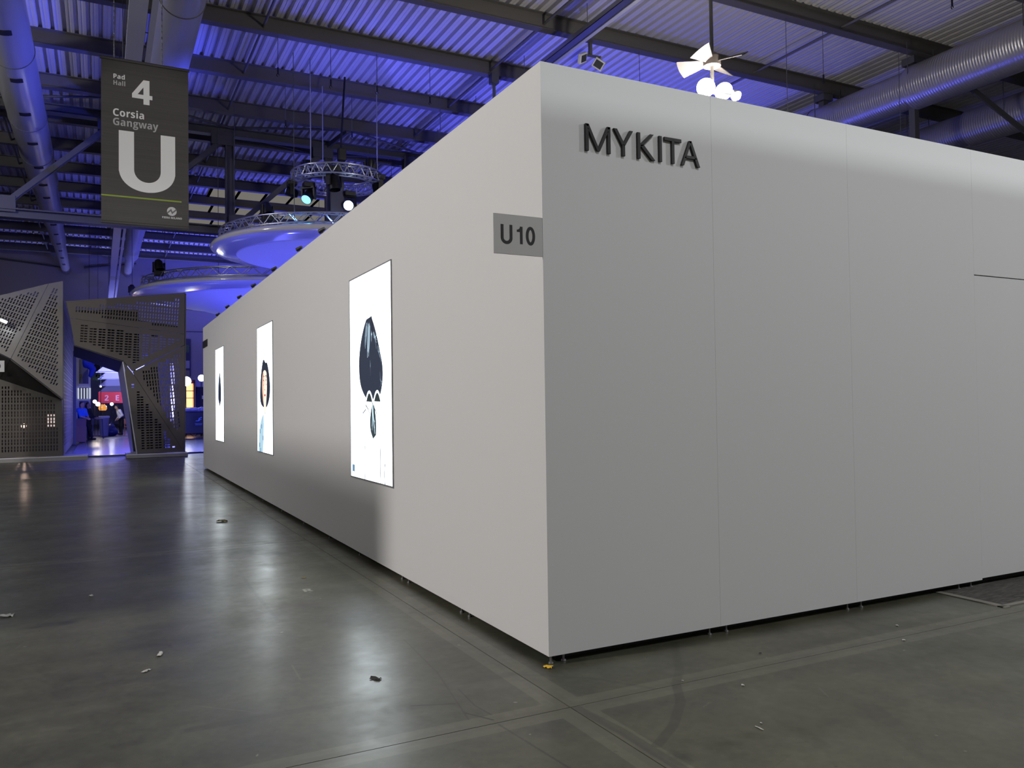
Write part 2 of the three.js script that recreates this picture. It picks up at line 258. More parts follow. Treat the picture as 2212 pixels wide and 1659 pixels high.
{
  const vents = [-13.6, -16.5, -19.4, -22, -24.8, -27.6, -30].map(z => [z, 0.5]).concat([-32.3, -34.8, -37.5].map(z => [z, 0.43]), [-40.1, -42.6].map(z => [z, 0.36]), [-45, -47.3, -49.6].map(z => [z, 0.3]));
  ductRun('air_duct', 'smooth round metal duct with a row of small dark vents along its underside', -4.2, 10.25,
    [[31, 20, 0.5], [20, 8, 0.5], [8, -6, 0.5], [-6, -12.6, 0.5], [-12.6, -18.6, 0.5], [-18.6, -23.6, 0.5], [-23.6, -27.4, 0.5], [-27.4, -31.2, 0.5], [-31.2, -38.8, 0.43], [-38.8, -43.8, 0.36], [-43.8, -53.7, 0.30, 0.24]], M.duct, { vents });
  ductRun('air_duct', 'wide shiny metal duct lit blue, running behind the hanging banner', -0.72, 10.25,
    [[31, 10, 0.47], [10, -8, 0.47], [-8, -14.2, 0.47], [-14.2, -20, 0.47], [-20, -26, 0.47], [-26, -32, 0.45], [-32, -40, 0.42], [-40, -46.5, 0.40], [-46.5, -53.7, 0.28, 0.22]], M.duct, { hangers: [-14.2, -20, -26, -32] });
  ductRun('air_duct', 'thick spiral-ribbed silver duct nearest the corner, above the booth wall', 17.85, 10.1,
    [[31, 14, 0.6], [14, 2, 0.6], [2, -5.4, 0.6], [-5.4, -10.6, 0.6], [-10.6, -14, 0.52], [-14, -22, 0.52], [-22, -34, 0.52], [-34, -53.7, 0.5]], M.spiral, { hangers: [-7.3, -10.4, -13.6, -20] });
  ductRun('air_duct', 'lower spiral duct with blue highlights, partly hidden behind the thick silver duct', 22.1, 9.95,
    [[31, 14, 0.56], [14, -3, 0.56], [-3, -11.8, 0.56], [-11.8, -16, 0.5], [-16, -30, 0.5], [-30, -53.7, 0.48]], M.spiral, { hangers: [-7.3, -10.4, -13.6, -20] });
  function tray(label, x, y, w, z0, z1, mat) {
    const t = thing('cable_tray', label, 'cable tray', [x, y, 0]);
    part('tray_channel', [boxMM(-w / 2, w / 2, 0, 0.012, z1, z0), boxMM(-w / 2, -w / 2 + 0.012, 0, 0.12, z1, z0), boxMM(w / 2 - 0.012, w / 2, 0, 0.12, z1, z0)], mat, t);
    part('tray_lip', [boxMM(w / 2 + 0.06, w / 2 + 0.16, 0.02, 0.06, z1, z0)], M.zinc, t);
    for (let z = z0 - 2; z > z1; z -= 3.2) part('hanger', [rod([-w / 2, 0.06, z], [-w / 2, 11.0 - y, z], 0.008, 5), rod([w / 2, 0.06, z], [w / 2 + 0.1, 0.06, z], 0.01, 5)], M.truss, t);
  }
  tray('long straight metal cable tray lit blue beside the duct behind the banner', -1.68, 8.5, 0.3, 12, -53, M.zinc);
  tray('narrow metal cable tray with a bright blue edge slanting up from the booth corner', 8.16, 10.4, 0.22, 6, -40, std(0.3, 0.3, 0.31, 0.35, 0.9));
  // post and strut of the far girder beside the big duct
  const t = thing('roof_post', 'dark steel post hanging from a purlin behind the thick silver duct', 'roof post', [18.0, 0, -10.75]);
  part('post', [boxMM(-0.09, 0.09, 7.4, 11.0, -0.09, 0.09)], M.truss, t); part('post_head', boxMM(-0.2, 0.2, 10.8, 11.0, -0.2, 0.2), M.truss, t);
  const t1 = thing('roof_post', 'short dark steel post under a purlin, seen just above the thick silver duct', 'roof post', [17.9, 0, -13.8]);
  part('post', [boxMM(-0.1, 0.1, 9.2, 11.0, -0.1, 0.1)], M.truss, t1); part('post_head', boxMM(-0.2, 0.2, 10.8, 11.0, -0.2, 0.2), M.truss, t1);
  const t2 = thing('roof_strut', 'slanting dark steel strut crossing in front of the lower blue-lit duct', 'roof strut', [0, 0, -9.6]);
  part('strut', bar([18.2, 10.1, 0], [22.6, 8.55, 0], 0.16, 0.05), M.truss, t2); part('gusset_plate', boxMM(17.6, 18.4, 9.95, 10.2, -0.03, 0.03), M.truss, t2);
}

// ------------------------------------------------------------------ the booth
{
  const b = thing('exhibition_booth', 'large white box-shaped exhibition booth standing on the concrete floor', 'exhibition booth');
  const G = 0.05, T = 3.49, L = 17.33, XE = 12.6, th = 0.12;
  const J = 0.0005;
  const uvm = (g, k = 1) => g; // panels keep unit uv; the weave repeats across them
  part('wall_panel', boxMM(0, th, G, T, -L, 0), M.fabric, b, 'long white fabric side wall');
  const DX0 = 3.955, DX1 = 4.93, DY = 2.48;
  const seams = [0.0, 1.27, 2.53, DX0];
  for (let i = 0; i + 1 < seams.length; i++) part('wall_panel', boxMM(Math.max(seams[i] + J, i ? 0 : th), seams[i + 1] - J, G, T, -th, i ? 0 : 0), M.laminate, b);
  part('corner_post', boxMM(th + 0.0, th + 0.002, G, T, -th, -0.0005), M.laminate, b);
  part('wall_panel', boxMM(DX0 + J, DX1 - J, DY + 0.004, T, -th, 0), M.laminate, b);
  const door = part('door', boxMM(DX0 + 0.005, DX1 - 0.005, G + 0.012, DY - 0.004, -0.05, -0.003), M.laminate, b, 'flush white door leaf');
  for (let x = DX1; x < XE - 0.1; x += 1.26) part('wall_panel', boxMM(x + J, Math.min(x + 1.26, XE) - J, G, T, -th, 0), M.laminate, b);
  part('front_face', boxMM(0, th, G, T, 0, 0.0006), M.laminate, b);
  part('back_panel', boxMM(th, XE, G, T, -L, -L + th), M.fabric, b); part('back_panel', boxMM(XE - th, XE, G, T, -L + th, -th), M.fabric, b);
  part('backing', boxMM(th + 0.01, XE - 0.2, G, T - 0.01, -th - 0.03, -th - 0.005), M.skirt, b);
  part('booth_floor', boxMM(0.14, XE - 0.14, G - 0.02, G + 0.03, -L + 0.14, -0.16), M.skirt, b);
  part('plinth', [boxMM(0.1, 0.14, 0, G, -L + 0.1, -0.1), boxMM(0.1, XE - 0.1, 0, G, -0.14, -0.1)], M.skirt, b, 'dark recessed plinth');
  const foot = mergeGeometries([new THREE.CylinderGeometry(0.007, 0.007, 0.045, 8).translate(0, 0.0275, 0), new THREE.CylinderGeometry(0.013, 0.015, 0.010, 12).translate(0, 0.006, 0)].map(strip));
  for (const [x, z] of [[0.03, -0.03], [0.12, -0.04], [1.2, -0.03], [1.34, -0.03], [2.46, -0.03], [2.6, -0.03], [3.7, -0.03], [3.85, -0.03], [0.04, -1.2], [0.04, -1.34], [0.04, -2.46], [0.04, -2.62], [0.04, -3.9], [0.04, -5.1], [0.04, -6.4], [0.04, -7.8], [0.04, -9.3], [0.04, -11], [0.04, -13], [0.04, -15]]) part('levelling_foot', foot, M.foot, b).position.set(x, 0, z);
}
// raised letters on the front
{
  const t = thing('wall_lettering', 'raised black capital letters along the top of the white booth front', 'sign lettering', [0, 0, 0]);
  const D0 = 0.002, D1 = 0.015, w = 0.020, yB = 3.003, yT = 3.163;
  const poly = (pts) => { const s = new THREE.Shape(pts.map(p => new THREE.Vector2(...p))); return new THREE.ExtrudeGeometry(s, { depth: D1 - D0, bevelEnabled: true, bevelSize: 0.001, bevelThickness: 0.001, bevelSegments: 1 }).translate(0, 0, D0); };
  const q = (x, y, X, Y, ww = w) => poly([[x, y], [x + ww, y], [X + ww, Y], [X, Y]]); // slanted stroke with level ends
  const letter = (geos) => part('letter', geos, M.black, t);
  letter([q(0.296, yB, 0.296, yT), q(0.452, yB, 0.452, yT), poly([[0.296, yT], [0.318, yT], [0.395, yB + 0.006], [0.377, yB + 0.006]]), poly([[0.377, yB + 0.006], [0.395, yB + 0.006], [0.472, yT], [0.450, yT]])]);
  letter([q(0.558, yB, 0.558, yB + 0.07), poly([[0.498, yT], [0.521, yT], [0.578, yB + 0.068], [0.558, yB + 0.062]]), poly([[0.578, yB + 0.062], [0.560, yB + 0.066], [0.616, yT], [0.639, yT]])]);
  letter([q(0.673, yB, 0.673, yT), poly([[0.693, yB + 0.072], [0.693, yB + 0.088], [0.770, yT], [0.796, yT], [0.716, yB + 0.083]]), poly([[0.700, yB + 0.088], [0.716, yB + 0.090], [0.804, yB], [0.778, yB], [0.694, yB + 0.080]])]);
  letter([q(0.838, yB, 0.838, yT)]);
  letter([q(0.936, yB, 0.936, yT - 0.01), poly([[0.880, yT - 0.020], [1.012, yT - 0.020], [1.012, yT], [0.880, yT]])]);
  letter([poly([[1.010, yB], [1.032, yB], [1.094, yT], [1.076, yT]]), poly([[1.139, yB], [1.161, yB], [1.095, yT], [1.076, yT]]), poly([[1.036, yB + 0.047], [1.136, yB + 0.047], [1.129, yB + 0.064], [1.043, yB + 0.064]])]);
}
// U 10 plate
{
  const tex = canvasTex(628, 456, (g, w, h) => {
    g.fillStyle = '#b9b8b6'; g.fillRect(0, 0, w, h); g.fillStyle = g.strokeStyle = '#151517'; const L = 38;
    const X = p => p / 1170 * w, Y = p => p / 950 * h; // plate pixels of the photograph, unsheared
    g.lineWidth = L; g.beginPath(); g.moveTo(X(195), Y(245)); g.lineTo(X(195), Y(535)); g.arc(X(300), Y(560), X(105), Math.PI, 0, true); g.lineTo(X(405), Y(245)); g.stroke();
    g.fillRect(X(618), Y(265), L * 0.95, Y(425)); g.beginPath(); g.moveTo(X(545), Y(345)); g.lineTo(X(545), Y(400)); g.lineTo(X(640), Y(400)); g.lineTo(X(650), Y(265)); g.lineTo(X(625), Y(265)); g.quadraticCurveTo(X(610), Y(340), X(545), Y(345)); g.fill();
    g.beginPath(); g.ellipse(X(875), Y(475), X(80), Y(190), 0, 0, Math.PI * 2); g.lineWidth = L * 0.97; g.stroke();
  });
  const t = thing('booth_number_sign', 'grey plate reading U 10 jutting out sideways from the top of the booth corner', 'number sign', [0, 0, 0]);
  part('plate', boxMM(-0.314, -0.002, 2.345, 2.572, -0.006, 0), std(0.39, 0.385, 0.38, 0.6), t);
  part('number_print', new THREE.PlaneGeometry(0.312, 0.225).translate(-0.158, 2.4585, 0.0008), new THREE.MeshStandardMaterial({ map: tex, roughness: 0.6 }), t);
  const t2 = thing('wall_plaque', 'small black plaque on the far end of the long white booth wall', 'plaque', [0, 0, 0]);
  part('plate', rbox(0.012, 0.155, 0.95, 0.004, -0.006, 3.055, -16.85), M.black, t2);
  part('rim', [boxMM(-0.014, 0, 3.130, 3.138, -17.33, -16.37), boxMM(-0.014, 0, 2.972, 2.98, -17.33, -16.37)], M.blackMetal, t2);
}
// ------------------------------------------------------------------ backlit portraits
function hairBack(g, w, h, grey) {
  const X = u => u * w, Y = v => v * h;
  g.fillStyle = '#151821'; g.beginPath(); g.moveTo(X(0.43), Y(0.225)); g.bezierCurveTo(X(0.33), Y(0.27), X(0.22), Y(0.37), X(0.235), Y(0.46)); g.bezierCurveTo(X(0.24), Y(0.54), X(0.30), Y(0.57), X(0.42), Y(0.61)); g.lineTo(X(0.72), Y(0.61)); g.bezierCurveTo(X(0.80), Y(0.56), X(0.83), Y(0.50), X(0.79), Y(0.44)); g.bezierCurveTo(X(0.72), Y(0.36), X(0.66), Y(0.28), X(0.55), Y(0.217)); g.quadraticCurveTo(X(0.48), Y(0.222), X(0.43), Y(0.225)); g.fill();
  // shine on the crown
  g.lineCap = 'round';
  const shine = [[0.44, 0.235, 0.40, 0.37, 26], [0.50, 0.24, 0.47, 0.43, 30], [0.56, 0.28, 0.55, 0.36, 14], [0.60, 0.29, 0.66, 0.38, 16], [0.52, 0.42, 0.52, 0.50, 7], [0.70, 0.36, 0.76, 0.45, 8], [0.79, 0.52, 0.74, 0.56, 7]];
  for (const [a, b, c, d, lw] of shine) for (let k = 0; k < 9; k++) { g.strokeStyle = `rgba(150,165,172,${0.2 + 0.45 * rnd()})`; g.lineWidth = lw / 6 * (0.4 + rnd()); g.beginPath(); const o = (rnd() - 0.5) * lw / w * 1.1; g.moveTo(X(a + o), Y(b + rnd() * 0.03)); g.quadraticCurveTo(X((a + c) / 2 + o * 1.4), Y((b + d) / 2), X(c + o), Y(d - rnd() * 0.08)); g.stroke(); }
  g.strokeStyle = '#0c0e14'; g.lineWidth = 16; g.beginPath(); g.moveTo(X(0.55), Y(0.222)); g.quadraticCurveTo(X(0.585), Y(0.25), X(0.57), Y(0.29)); g.stroke();
}
const screenTex = [
  canvasTex(656, 992, (g, w, h) => { // head from behind with a bow
    const X = u => u * w, Y = v => v * h; g.fillStyle = '#fff'; g.fillRect(0, 0, w, h); hairBack(g, w, h);
    for (const [u0, u1] of [[0.41, 0.555], [0.60, 0.745]]) { g.fillStyle = '#171b1c'; g.beginPath(); g.moveTo(X(u0), Y(0.612)); g.quadraticCurveTo(X((u0 + u1) / 2), Y(0.54), X(u1), Y(0.608)); g.lineTo(X(u1), Y(0.625)); g.lineTo(X(u0), Y(0.622)); g.fill(); g.strokeStyle = '#f4fbff'; g.lineWidth = 13; g.beginPath(); g.moveTo(X(u0), Y(0.615)); g.quadraticCurveTo(X((u0 + u1) / 2), Y(0.54), X(u1), Y(0.61)); g.stroke(); }
    g.strokeStyle = '#14181a'; g.lineWidth = 6; for (const p of [[[0.42, 0.62], [0.40, 0.66], [0.32, 0.68]], [[0.55, 0.625], [0.60, 0.65], [0.66, 0.68]], [[0.40, 0.64], [0.46, 0.66], [0.5, 0.69]]]) { g.beginPath(); p.forEach((q, i) => i ? g.lineTo(X(q[0]), Y(q[1])) : g.moveTo(X(q[0]), Y(q[1]))); g.stroke(); }
    g.fillStyle = '#1a2023'; g.beginPath(); g.moveTo(X(0.55), Y(0.64)); g.quadraticCurveTo(X(0.47), Y(0.72), X(0.52), Y(0.77)); g.lineTo(X(0.57), Y(0.80)); g.lineTo(X(0.64), Y(0.78)); g.quadraticCurveTo(X(0.66), Y(0.70), X(0.60), Y(0.64)); g.fill();
    g.strokeStyle = 'rgba(150,165,172,0.7)'; for (let k = 0; k < 7; k++) { g.lineWidth = 2 + rnd() * 5; g.beginPath(); g.moveTo(X(0.55 + 0.05 * rnd()), Y(0.635)); g.quadraticCurveTo(X(0.55 + 0.05 * rnd()), Y(0.70), X(0.54 + 0.08 * rnd()), Y(0.70 + 0.08 * rnd())); g.stroke(); }
    g.strokeStyle = '#191d1f'; for (const [u, v0, lw] of [[0.365, 0.84, 8], [0.68, 0.90, 6], [0.735, 0.83, 8], [0.83, 0.91, 8], [0.08, 0.82, 4], [0.78, 0.86, 4], [0.955, 0.84, 5]]) { g.lineWidth = lw; g.beginPath(); g.moveTo(X(u), Y(1)); g.quadraticCurveTo(X(u - 0.015), Y((v0 + 1) / 2), X(u + 0.005), Y(v0)); g.stroke(); }
    g.fillStyle = '#3c4f60'; g.fillRect(X(0.03), Y(0.94), X(0.07), Y(0.035));
  }),
  canvasTex(656, 992, (g, w, h) => { // face from the front
    const X = u => u * w, Y = v => v * h; g.fillStyle = '#fff'; g.fillRect(0, 0, w, h);
    g.fillStyle = '#10131c'; g.beginPath(); g.moveTo(X(0.40), Y(0.27)); g.bezierCurveTo(X(0.30), Y(0.31), X(0.17), Y(0.46), X(0.19), Y(0.57)); g.bezierCurveTo(X(0.22), Y(0.62), X(0.28), Y(0.63), X(0.42), Y(0.645)); g.lineTo(X(0.62), Y(0.645)); g.bezierCurveTo(X(0.78), Y(0.61), X(0.88), Y(0.54), X(0.83), Y(0.45)); g.bezierCurveTo(X(0.78), Y(0.36), X(0.68), Y(0.30), X(0.60), Y(0.27)); g.fill();
    g.fillStyle = '#fff'; g.beginPath(); g.ellipse(X(0.56), Y(0.262), 70, 32, 0.3, 0, 7); g.fill(); g.fillStyle = '#23273a'; g.beginPath(); g.ellipse(X(0.49), Y(0.235), 15, 22, 0.2, 0, 7); g.fill();
    g.fillStyle = '#a88a7c'; g.beginPath(); g.moveTo(X(0.42), Y(0.36)); g.quadraticCurveTo(X(0.53), Y(0.34), X(0.62), Y(0.375)); g.quadraticCurveTo(X(0.67), Y(0.47), X(0.62), Y(0.56)); g.lineTo(X(0.58), Y(0.63)); g.lineTo(X(0.60), Y(0.68)); g.lineTo(X(0.44), Y(0.68)); g.lineTo(X(0.44), Y(0.63)); g.quadraticCurveTo(X(0.32), Y(0.56), X(0.33), Y(0.46)); g.quadraticCurveTo(X(0.35), Y(0.38), X(0.42), Y(0.36)); g.fill();
    g.fillStyle = '#86543f'; g.beginPath(); g.moveTo(X(0.40), Y(0.37)); g.quadraticCurveTo(X(0.33), Y(0.47), X(0.36), Y(0.56)); g.lineTo(X(0.43), Y(0.62)); g.quadraticCurveTo(X(0.38), Y(0.50), X(0.44), Y(0.38)); g.fill();
    g.strokeStyle = '#2e1e1b'; g.lineWidth = 6; for (const [u, v, l] of [[0.39, 0.405, 0.09], [0.53, 0.405, 0.10]]) { g.beginPath(); g.moveTo(X(u), Y(v)); g.quadraticCurveTo(X(u + l / 2), Y(v - 0.014), X(u + l), Y(v)); g.stroke(); }
    g.fillStyle = '#3a2f33'; for (const u of [0.43, 0.58]) { g.beginPath(); g.ellipse(X(u), Y(0.432), 14, 6, 0, 0, 7); g.fill(); }
    g.strokeStyle = '#4a4342'; g.lineWidth = 3; for (const u of [0.42, 0.60]) { g.beginPath(); g.ellipse(X(u), Y(0.44), 42, 30, 0, 0, 7); g.stroke(); } g.beginPath(); g.moveTo(X(0.485), Y(0.44)); g.lineTo(X(0.535), Y(0.44)); g.stroke();
    g.strokeStyle = '#54352c'; g.lineWidth = 5; g.beginPath(); g.moveTo(X(0.50), Y(0.45)); g.lineTo(X(0.475), Y(0.505)); g.lineTo(X(0.53), Y(0.51)); g.stroke();
    g.fillStyle = '#6d2825'; g.beginPath(); g.ellipse(X(0.51), Y(0.55), 28, 9, 0, 0, 7); g.fill();
    g.strokeStyle = '#2c201c'; g.lineWidth = 5; g.beginPath(); g.moveTo(X(0.44), Y(0.68)); g.quadraticCurveTo(X(0.52), Y(0.70), X(0.60), Y(0.68)); g.stroke();
    g.fillStyle = 'rgba(96,112,120,0.95)'; g.beginPath(); g.moveTo(X(0.40), Y(0.70)); g.quadraticCurveTo(X(0.08), Y(0.76), X(0.06), Y(1)); g.lineTo(X(0.36), Y(1)); g.quadraticCurveTo(X(0.46), Y(0.84), X(0.42), Y(0.70)); g.fill();
    g.fillStyle = 'rgba(62,80,96,0.8)'; for (const [u, v] of [[0.14, 0.82], [0.11, 0.93], [0.34, 0.87], [0.24, 0.78], [0.17, 0.97]]) g.fillRect(X(u), Y(v), 44, 34);
    g.strokeStyle = '#252c2e'; g.lineWidth = 6; g.beginPath(); g.moveTo(X(0.42), Y(0.70)); g.lineTo(X(0.41), Y(0.80)); g.stroke();
  }),
  canvasTex(656, 992, (g, w, h) => { g.fillStyle = '#fff'; g.fillRect(0, 0, w, h); const X = u => u * w, Y = v => v * h;
    g.fillStyle = '#0d121d'; g.beginPath(); g.moveTo(X(0.48), Y(0.26)); g.bezierCurveTo(X(0.38), Y(0.33), X(0.30), Y(0.44), X(0.33), Y(0.55)); g.lineTo(X(0.49), Y(0.635)); g.lineTo(X(0.66), Y(0.57)); g.bezierCurveTo(X(0.73), Y(0.48), X(0.64), Y(0.34), X(0.52), Y(0.26)); g.fill();
    g.strokeStyle = 'rgba(110,130,140,0.6)'; g.lineWidth = 8; g.beginPath(); g.moveTo(X(0.49), Y(0.28)); g.quadraticCurveTo(X(0.46), Y(0.34), X(0.46), Y(0.40)); g.stroke(); }),
];
const SCREENS = [[-4.03, 'backlit portrait of a dark-haired head seen from behind with a bow, nearest the booth corner'], [-9.52, 'backlit portrait of a dark-haired face seen from the front, between the two seen from behind'], [-14.84, 'backlit portrait of a dark bob haircut, at the far end of the white wall']];
SCREENS.forEach(([z, label], i) => {
  const t = thing('light_box', label, 'light box', [0, 0.79, z + 0.655], 'backlit portraits on the long booth wall'); const W = 1.31, H = 1.98;
  part('frame', [boxMM(-0.010, -0.0005, -0.012, 0, -W / 2 - 0.012, W / 2 + 0.012), boxMM(-0.010, -0.0005, H, H + 0.012, -W / 2 - 0.012, W / 2 + 0.012), boxMM(-0.010, -0.0005, 0, H, -W / 2 - 0.012, -W / 2), boxMM(-0.010, -0.0005, 0, H, W / 2, W / 2 + 0.012)], std(0.25, 0.25, 0.26, 0.5), t);
  part('backing', boxMM(-0.004, -0.0006, 0, H, -W / 2, W / 2), M.white, t);
  const m = new THREE.MeshStandardMaterial({ color: 0x050505, roughness: 0.4, emissive: 0xeefbff, emissiveMap: screenTex[i], emissiveIntensity: SCREEN_GLOW() });
  part('screen_print', new THREE.PlaneGeometry(W, H).rotateY(-Math.PI / 2).translate(-0.006, H / 2, 0), m, t);
  const l = new THREE.RectAreaLight(0xf2f8ff, 1.2, W * 0.9, H * 0.95); l.position.set(-0.03, H / 2, 0); l.lookAt(-5, H / 2, 0); l.rotation.set(0, -Math.PI / 2 + Math.PI, 0); l.name = 'light_box_lamp'; // faces -x
  l.rotation.set(0, Math.PI / 2, 0); t.add(l);
});
function SCREEN_GLOW() { return 4; }

// ------------------------------------------------------------------ clip lamps on the wall top
{
  const names = ['first', 'second', 'third', 'fourth', 'fifth', 'sixth', 'seventh'];
  [-5.25, -6.45, -8.15, -9.95, -11.5, -13.1, -14.6].forEach((z, i) => {
    const t = thing('clip_lamp', `${names[i]} small black clip lamp from the booth corner on top of the long white wall`, 'clip lamp', [0.03, 3.49, z], 'clip lamps along the top of the long wall'); t.scale.setScalar(0.55);
    part('clamp', boxMM(-0.036, 0.05, 0.0, 0.03, -0.03, 0.03), M.black, t); part('arm', rod([0, 0.02, 0], [-0.03, 0.10, 0], 0.012, 6), M.black, t);
    part('lamp_head', rod([0.02, 0.13, 0.05], [-0.07, 0.07, -0.06], 0.035, 12, 0.05), M.black, t);
  });
}
// ------------------------------------------------------------------ hanging banner
{
  const W = 1.41, H = 2.86, tex = canvasTex(760, 1540, (g, w, h) => {
    g.fillStyle = '#4d494a'; g.fillRect(0, 0, w, h);
    for (let k = 0; k < 500; k++) { g.fillStyle = `rgba(${rnd() < 0.5 ? '0,0,0' : '120,115,112'},0.035)`; g.fillRect(0, rnd() * h, w, 1 + rnd() * 4); }
    // positions are fractions of the cloth
    const X = u => u * w, Y = v => v * h, light = '#f0f0f0', dim = '#b9b9ba'; g.textBaseline = 'alphabetic';
    const txt = (s, u, v, px, col, wd, font = 'bold') => { g.fillStyle = col; g.font = `${font} ${px}px sans-serif`; const m = g.measureText(s).width; g.save(); g.translate(X(u), Y(v)); g.scale(wd * w / m, 1); g.fillText(s, 0, 0); g.restore(); };
    txt('Pad', 0.13, 0.115, 60, light, 0.14); txt('Hall', 0.13, 0.155, 60, dim, 0.145);
    g.fillStyle = light; g.beginPath(); const p4 = [[0.345, 0.218], [0.345, 0.192], [0.475, 0.100], [0.545, 0.100], [0.545, 0.192], [0.578, 0.192], [0.578, 0.218], [0.545, 0.218], [0.545, 0.252], [0.475, 0.252], [0.475, 0.218]]; p4.forEach((p, i) => i ? g.lineTo(X(p[0]), Y(p[1])) : g.moveTo(X(p[0]), Y(p[1]))); g.fill();
    g.fillStyle = '#4d494a'; g.beginPath(); [[0.41, 0.192], [0.475, 0.146], [0.475, 0.192]].forEach((p, i) => i ? g.lineTo(X(p[0]), Y(p[1])) : g.moveTo(X(p[0]), Y(p[1]))); g.fill();
    txt('Corsia', 0.125, 0.345, 96, light, 0.365); txt('Gangway', 0.125, 0.402, 96, dim, 0.52);
    g.fillStyle = light; g.fillRect(X(0.195), Y(0.43), X(0.172), Y(0.25)); g.fillRect(X(0.672), Y(0.43), X(0.170), Y(0.25));
    g.beginPath(); g.moveTo(X(0.195), Y(0.66)); g.bezierCurveTo(X(0.195), Y(0.845), X(0.842), Y(0.845), X(0.842), Y(0.66)); g.lineTo(X(0.672), Y(0.66)); g.bezierCurveTo(X(0.672), Y(0.763), X(0.367), Y(0.763), X(0.367), Y(0.66)); g.closePath(); g.fill();
    g.fillStyle = '#8fa63a'; g.fillRect(0, Y(0.832), X(0.915), Y(0.009));
    g.fillStyle = '#c9c9ca'; g.beginPath(); g.ellipse(X(0.80), Y(0.902), X(0.057), X(0.057), 0, 0, 7); g.fill();
    g.strokeStyle = '#6f6e70'; g.lineWidth = 13; g.beginPath(); [[0.745, 0.915], [0.79, 0.893], [0.805, 0.912], [0.855, 0.888]].forEach((p, i) => i ? g.lineTo(X(p[0]), Y(p[1])) : g.moveTo(X(p[0]), Y(p[1]))); g.stroke();
    txt('FIERA MILANO', 0.685, 0.949, 26, '#d8d8d8', 0.235);
  });
  const t = thing('hanging_banner', 'dark grey hanging banner with a large letter U and the number 4', 'banner', [-1.56, 4.74, -11.5]);
  part('cloth', boxMM(-W / 2, W / 2, 0, H, -0.008, -0.003), std(0.05, 0.046, 0.047, 0.8), t);
  const fm = new THREE.MeshStandardMaterial({ map: tex, roughness: 0.75 }); part('banner_print', new THREE.PlaneGeometry(W, H).translate(0, H / 2, 0), fm, t);
  part('top_bar', rod([-W / 2 - 0.02, H + 0.01, 0], [W / 2 + 0.02, H + 0.01, 0], 0.028, 12), std(0.06, 0.055, 0.055, 0.5), t); part('bottom_bar', rod([-W / 2, 0.0, 0], [W / 2, 0.0, 0], 0.026, 12), std(0.06, 0.055, 0.055, 0.5), t);
  for (const x of [-0.50, 0.27]) { const links = []; const y0 = H + 0.03, y1 = 11.0 - 4.74; links.push(rod([x, y0, 0], [x, y1, 0], 0.005, 5)); for (let y = y0; y < y1; y += 0.055) links.push(new THREE.TorusGeometry(0.016, 0.005, 4, 8).scale(0.7, 1.5, 1).rotateY(((y / 0.055) | 0) % 2 ? 0.3 : 1.8).translate(x, y, 0)); part('chain', links, M.foot, t); }
}
// ------------------------------------------------------------------ hall fans with lamps
function hallFan(x, y, z, I, r, g, b, open, size, label) {
  const t = thing('hall_fan', label, 'ceiling fan', [x, y, z], 'ceiling fans with lamp clusters in the hall');
  part('pole', rod([0, 0, 0], [0, 11.0 - y, 0], 0.034, 12), std(0.2, 0.19, 0.17, 0.5, 0.3), t);
  part('hub', [new THREE.CylinderGeometry(0.16, 0.16, 0.16, 24).translate(0, 0.56, 0), new THREE.CylinderGeometry(0.09, 0.16, 0.08, 24).translate(0, 0.68, 0)], std(0.3, 0.25, 0.22, 0.5), t);
  for (let k = 0; k < 4; k++) {
    const s = new THREE.Shape(); s.moveTo(0.12, -0.07); s.lineTo(0.62, -0.20); s.quadraticCurveTo(0.68, 0, 0.62, 0.20); s.lineTo(0.12, 0.07); s.closePath();
    part('blade', new THREE.ExtrudeGeometry(s, { depth: 0.012, bevelEnabled: false }).rotateX(-Math.PI / 2).rotateX(0.5).translate(0, 0.56, 0).rotateY(k * Math.PI / 2 + 0.5), std(0.08, 0.07, 0.065, 0.6), t);
  }
  part('lamp_arm', [bar([-0.3, 0.02, 0], [0.3, -0.02, 0], 0.04, 0.04), bar([0, 0, 0], [0.3, -0.1, 0.25], 0.03, 0.03)], M.truss, t);
  const lens = glow(1, 0.98, 0.95, 14);
  for (const [dx, dy, dz, rr, a] of [[-0.26, 0.0, 0.12, 0.17, 0.0], [0.27, 0.06, 0.0, 0.17, 0.3], [0.34, -0.11, 0.26, 0.10, 0.6]]) {
    const L = new THREE.Group(); L.name = 'lamp'; L.position.set(dx, dy, dz); L.quaternion.setFromUnitVectors(V(0, -1, 0), V(-0.58 + a, -0.5 - a * 0.3, 0.64).normalize()); t.add(L);
    part('lamp_bowl', lathe([[0.02, 0.16], [rr * 0.5, 0.14], [rr * 0.9, 0.06], [rr, 0], [rr * 0.97, 0], [rr * 0.85, 0.05], [0.02, 0.12]], 24), M.alu, L);
    part('lamp_lens', lathe([[0.001, -0.075], [rr * 0.5, -0.06], [rr * 0.95, 0.0], [rr * 0.8, 0.03], [0.001, 0.04]], 24), lens, L);
  }
  const c = new THREE.Color().setRGB(r, g, b), l = open ? new THREE.PointLight(c, I, 0, 2) : new THREE.SpotLight(c, I, 0, 1.46, 0.12, 2); l.position.set(0, -0.25, 0.0); if (!open) { l.target.position.set(0, -5, 0); t.add(l.target); } l.castShadow = true; l.shadow.radius = size; l.name = 'hall_fan_lamp'; t.add(l);
}
HALL_LAMPS.forEach((p, i) => hallFan(...p, ['ceiling fan on a long pole with three bright lamps, above the booth wall', 'ceiling fan with lamps hanging over the gangway behind the viewer', 'ceiling fan with lamps hanging over the stands beyond the gangway', 'ceiling fan with lamps hanging behind the opposite booth', 'ceiling fan with lamps hanging over the open floor before the booth', 'high ceiling fan with lamps right over the gangway by the booth front'][i]));

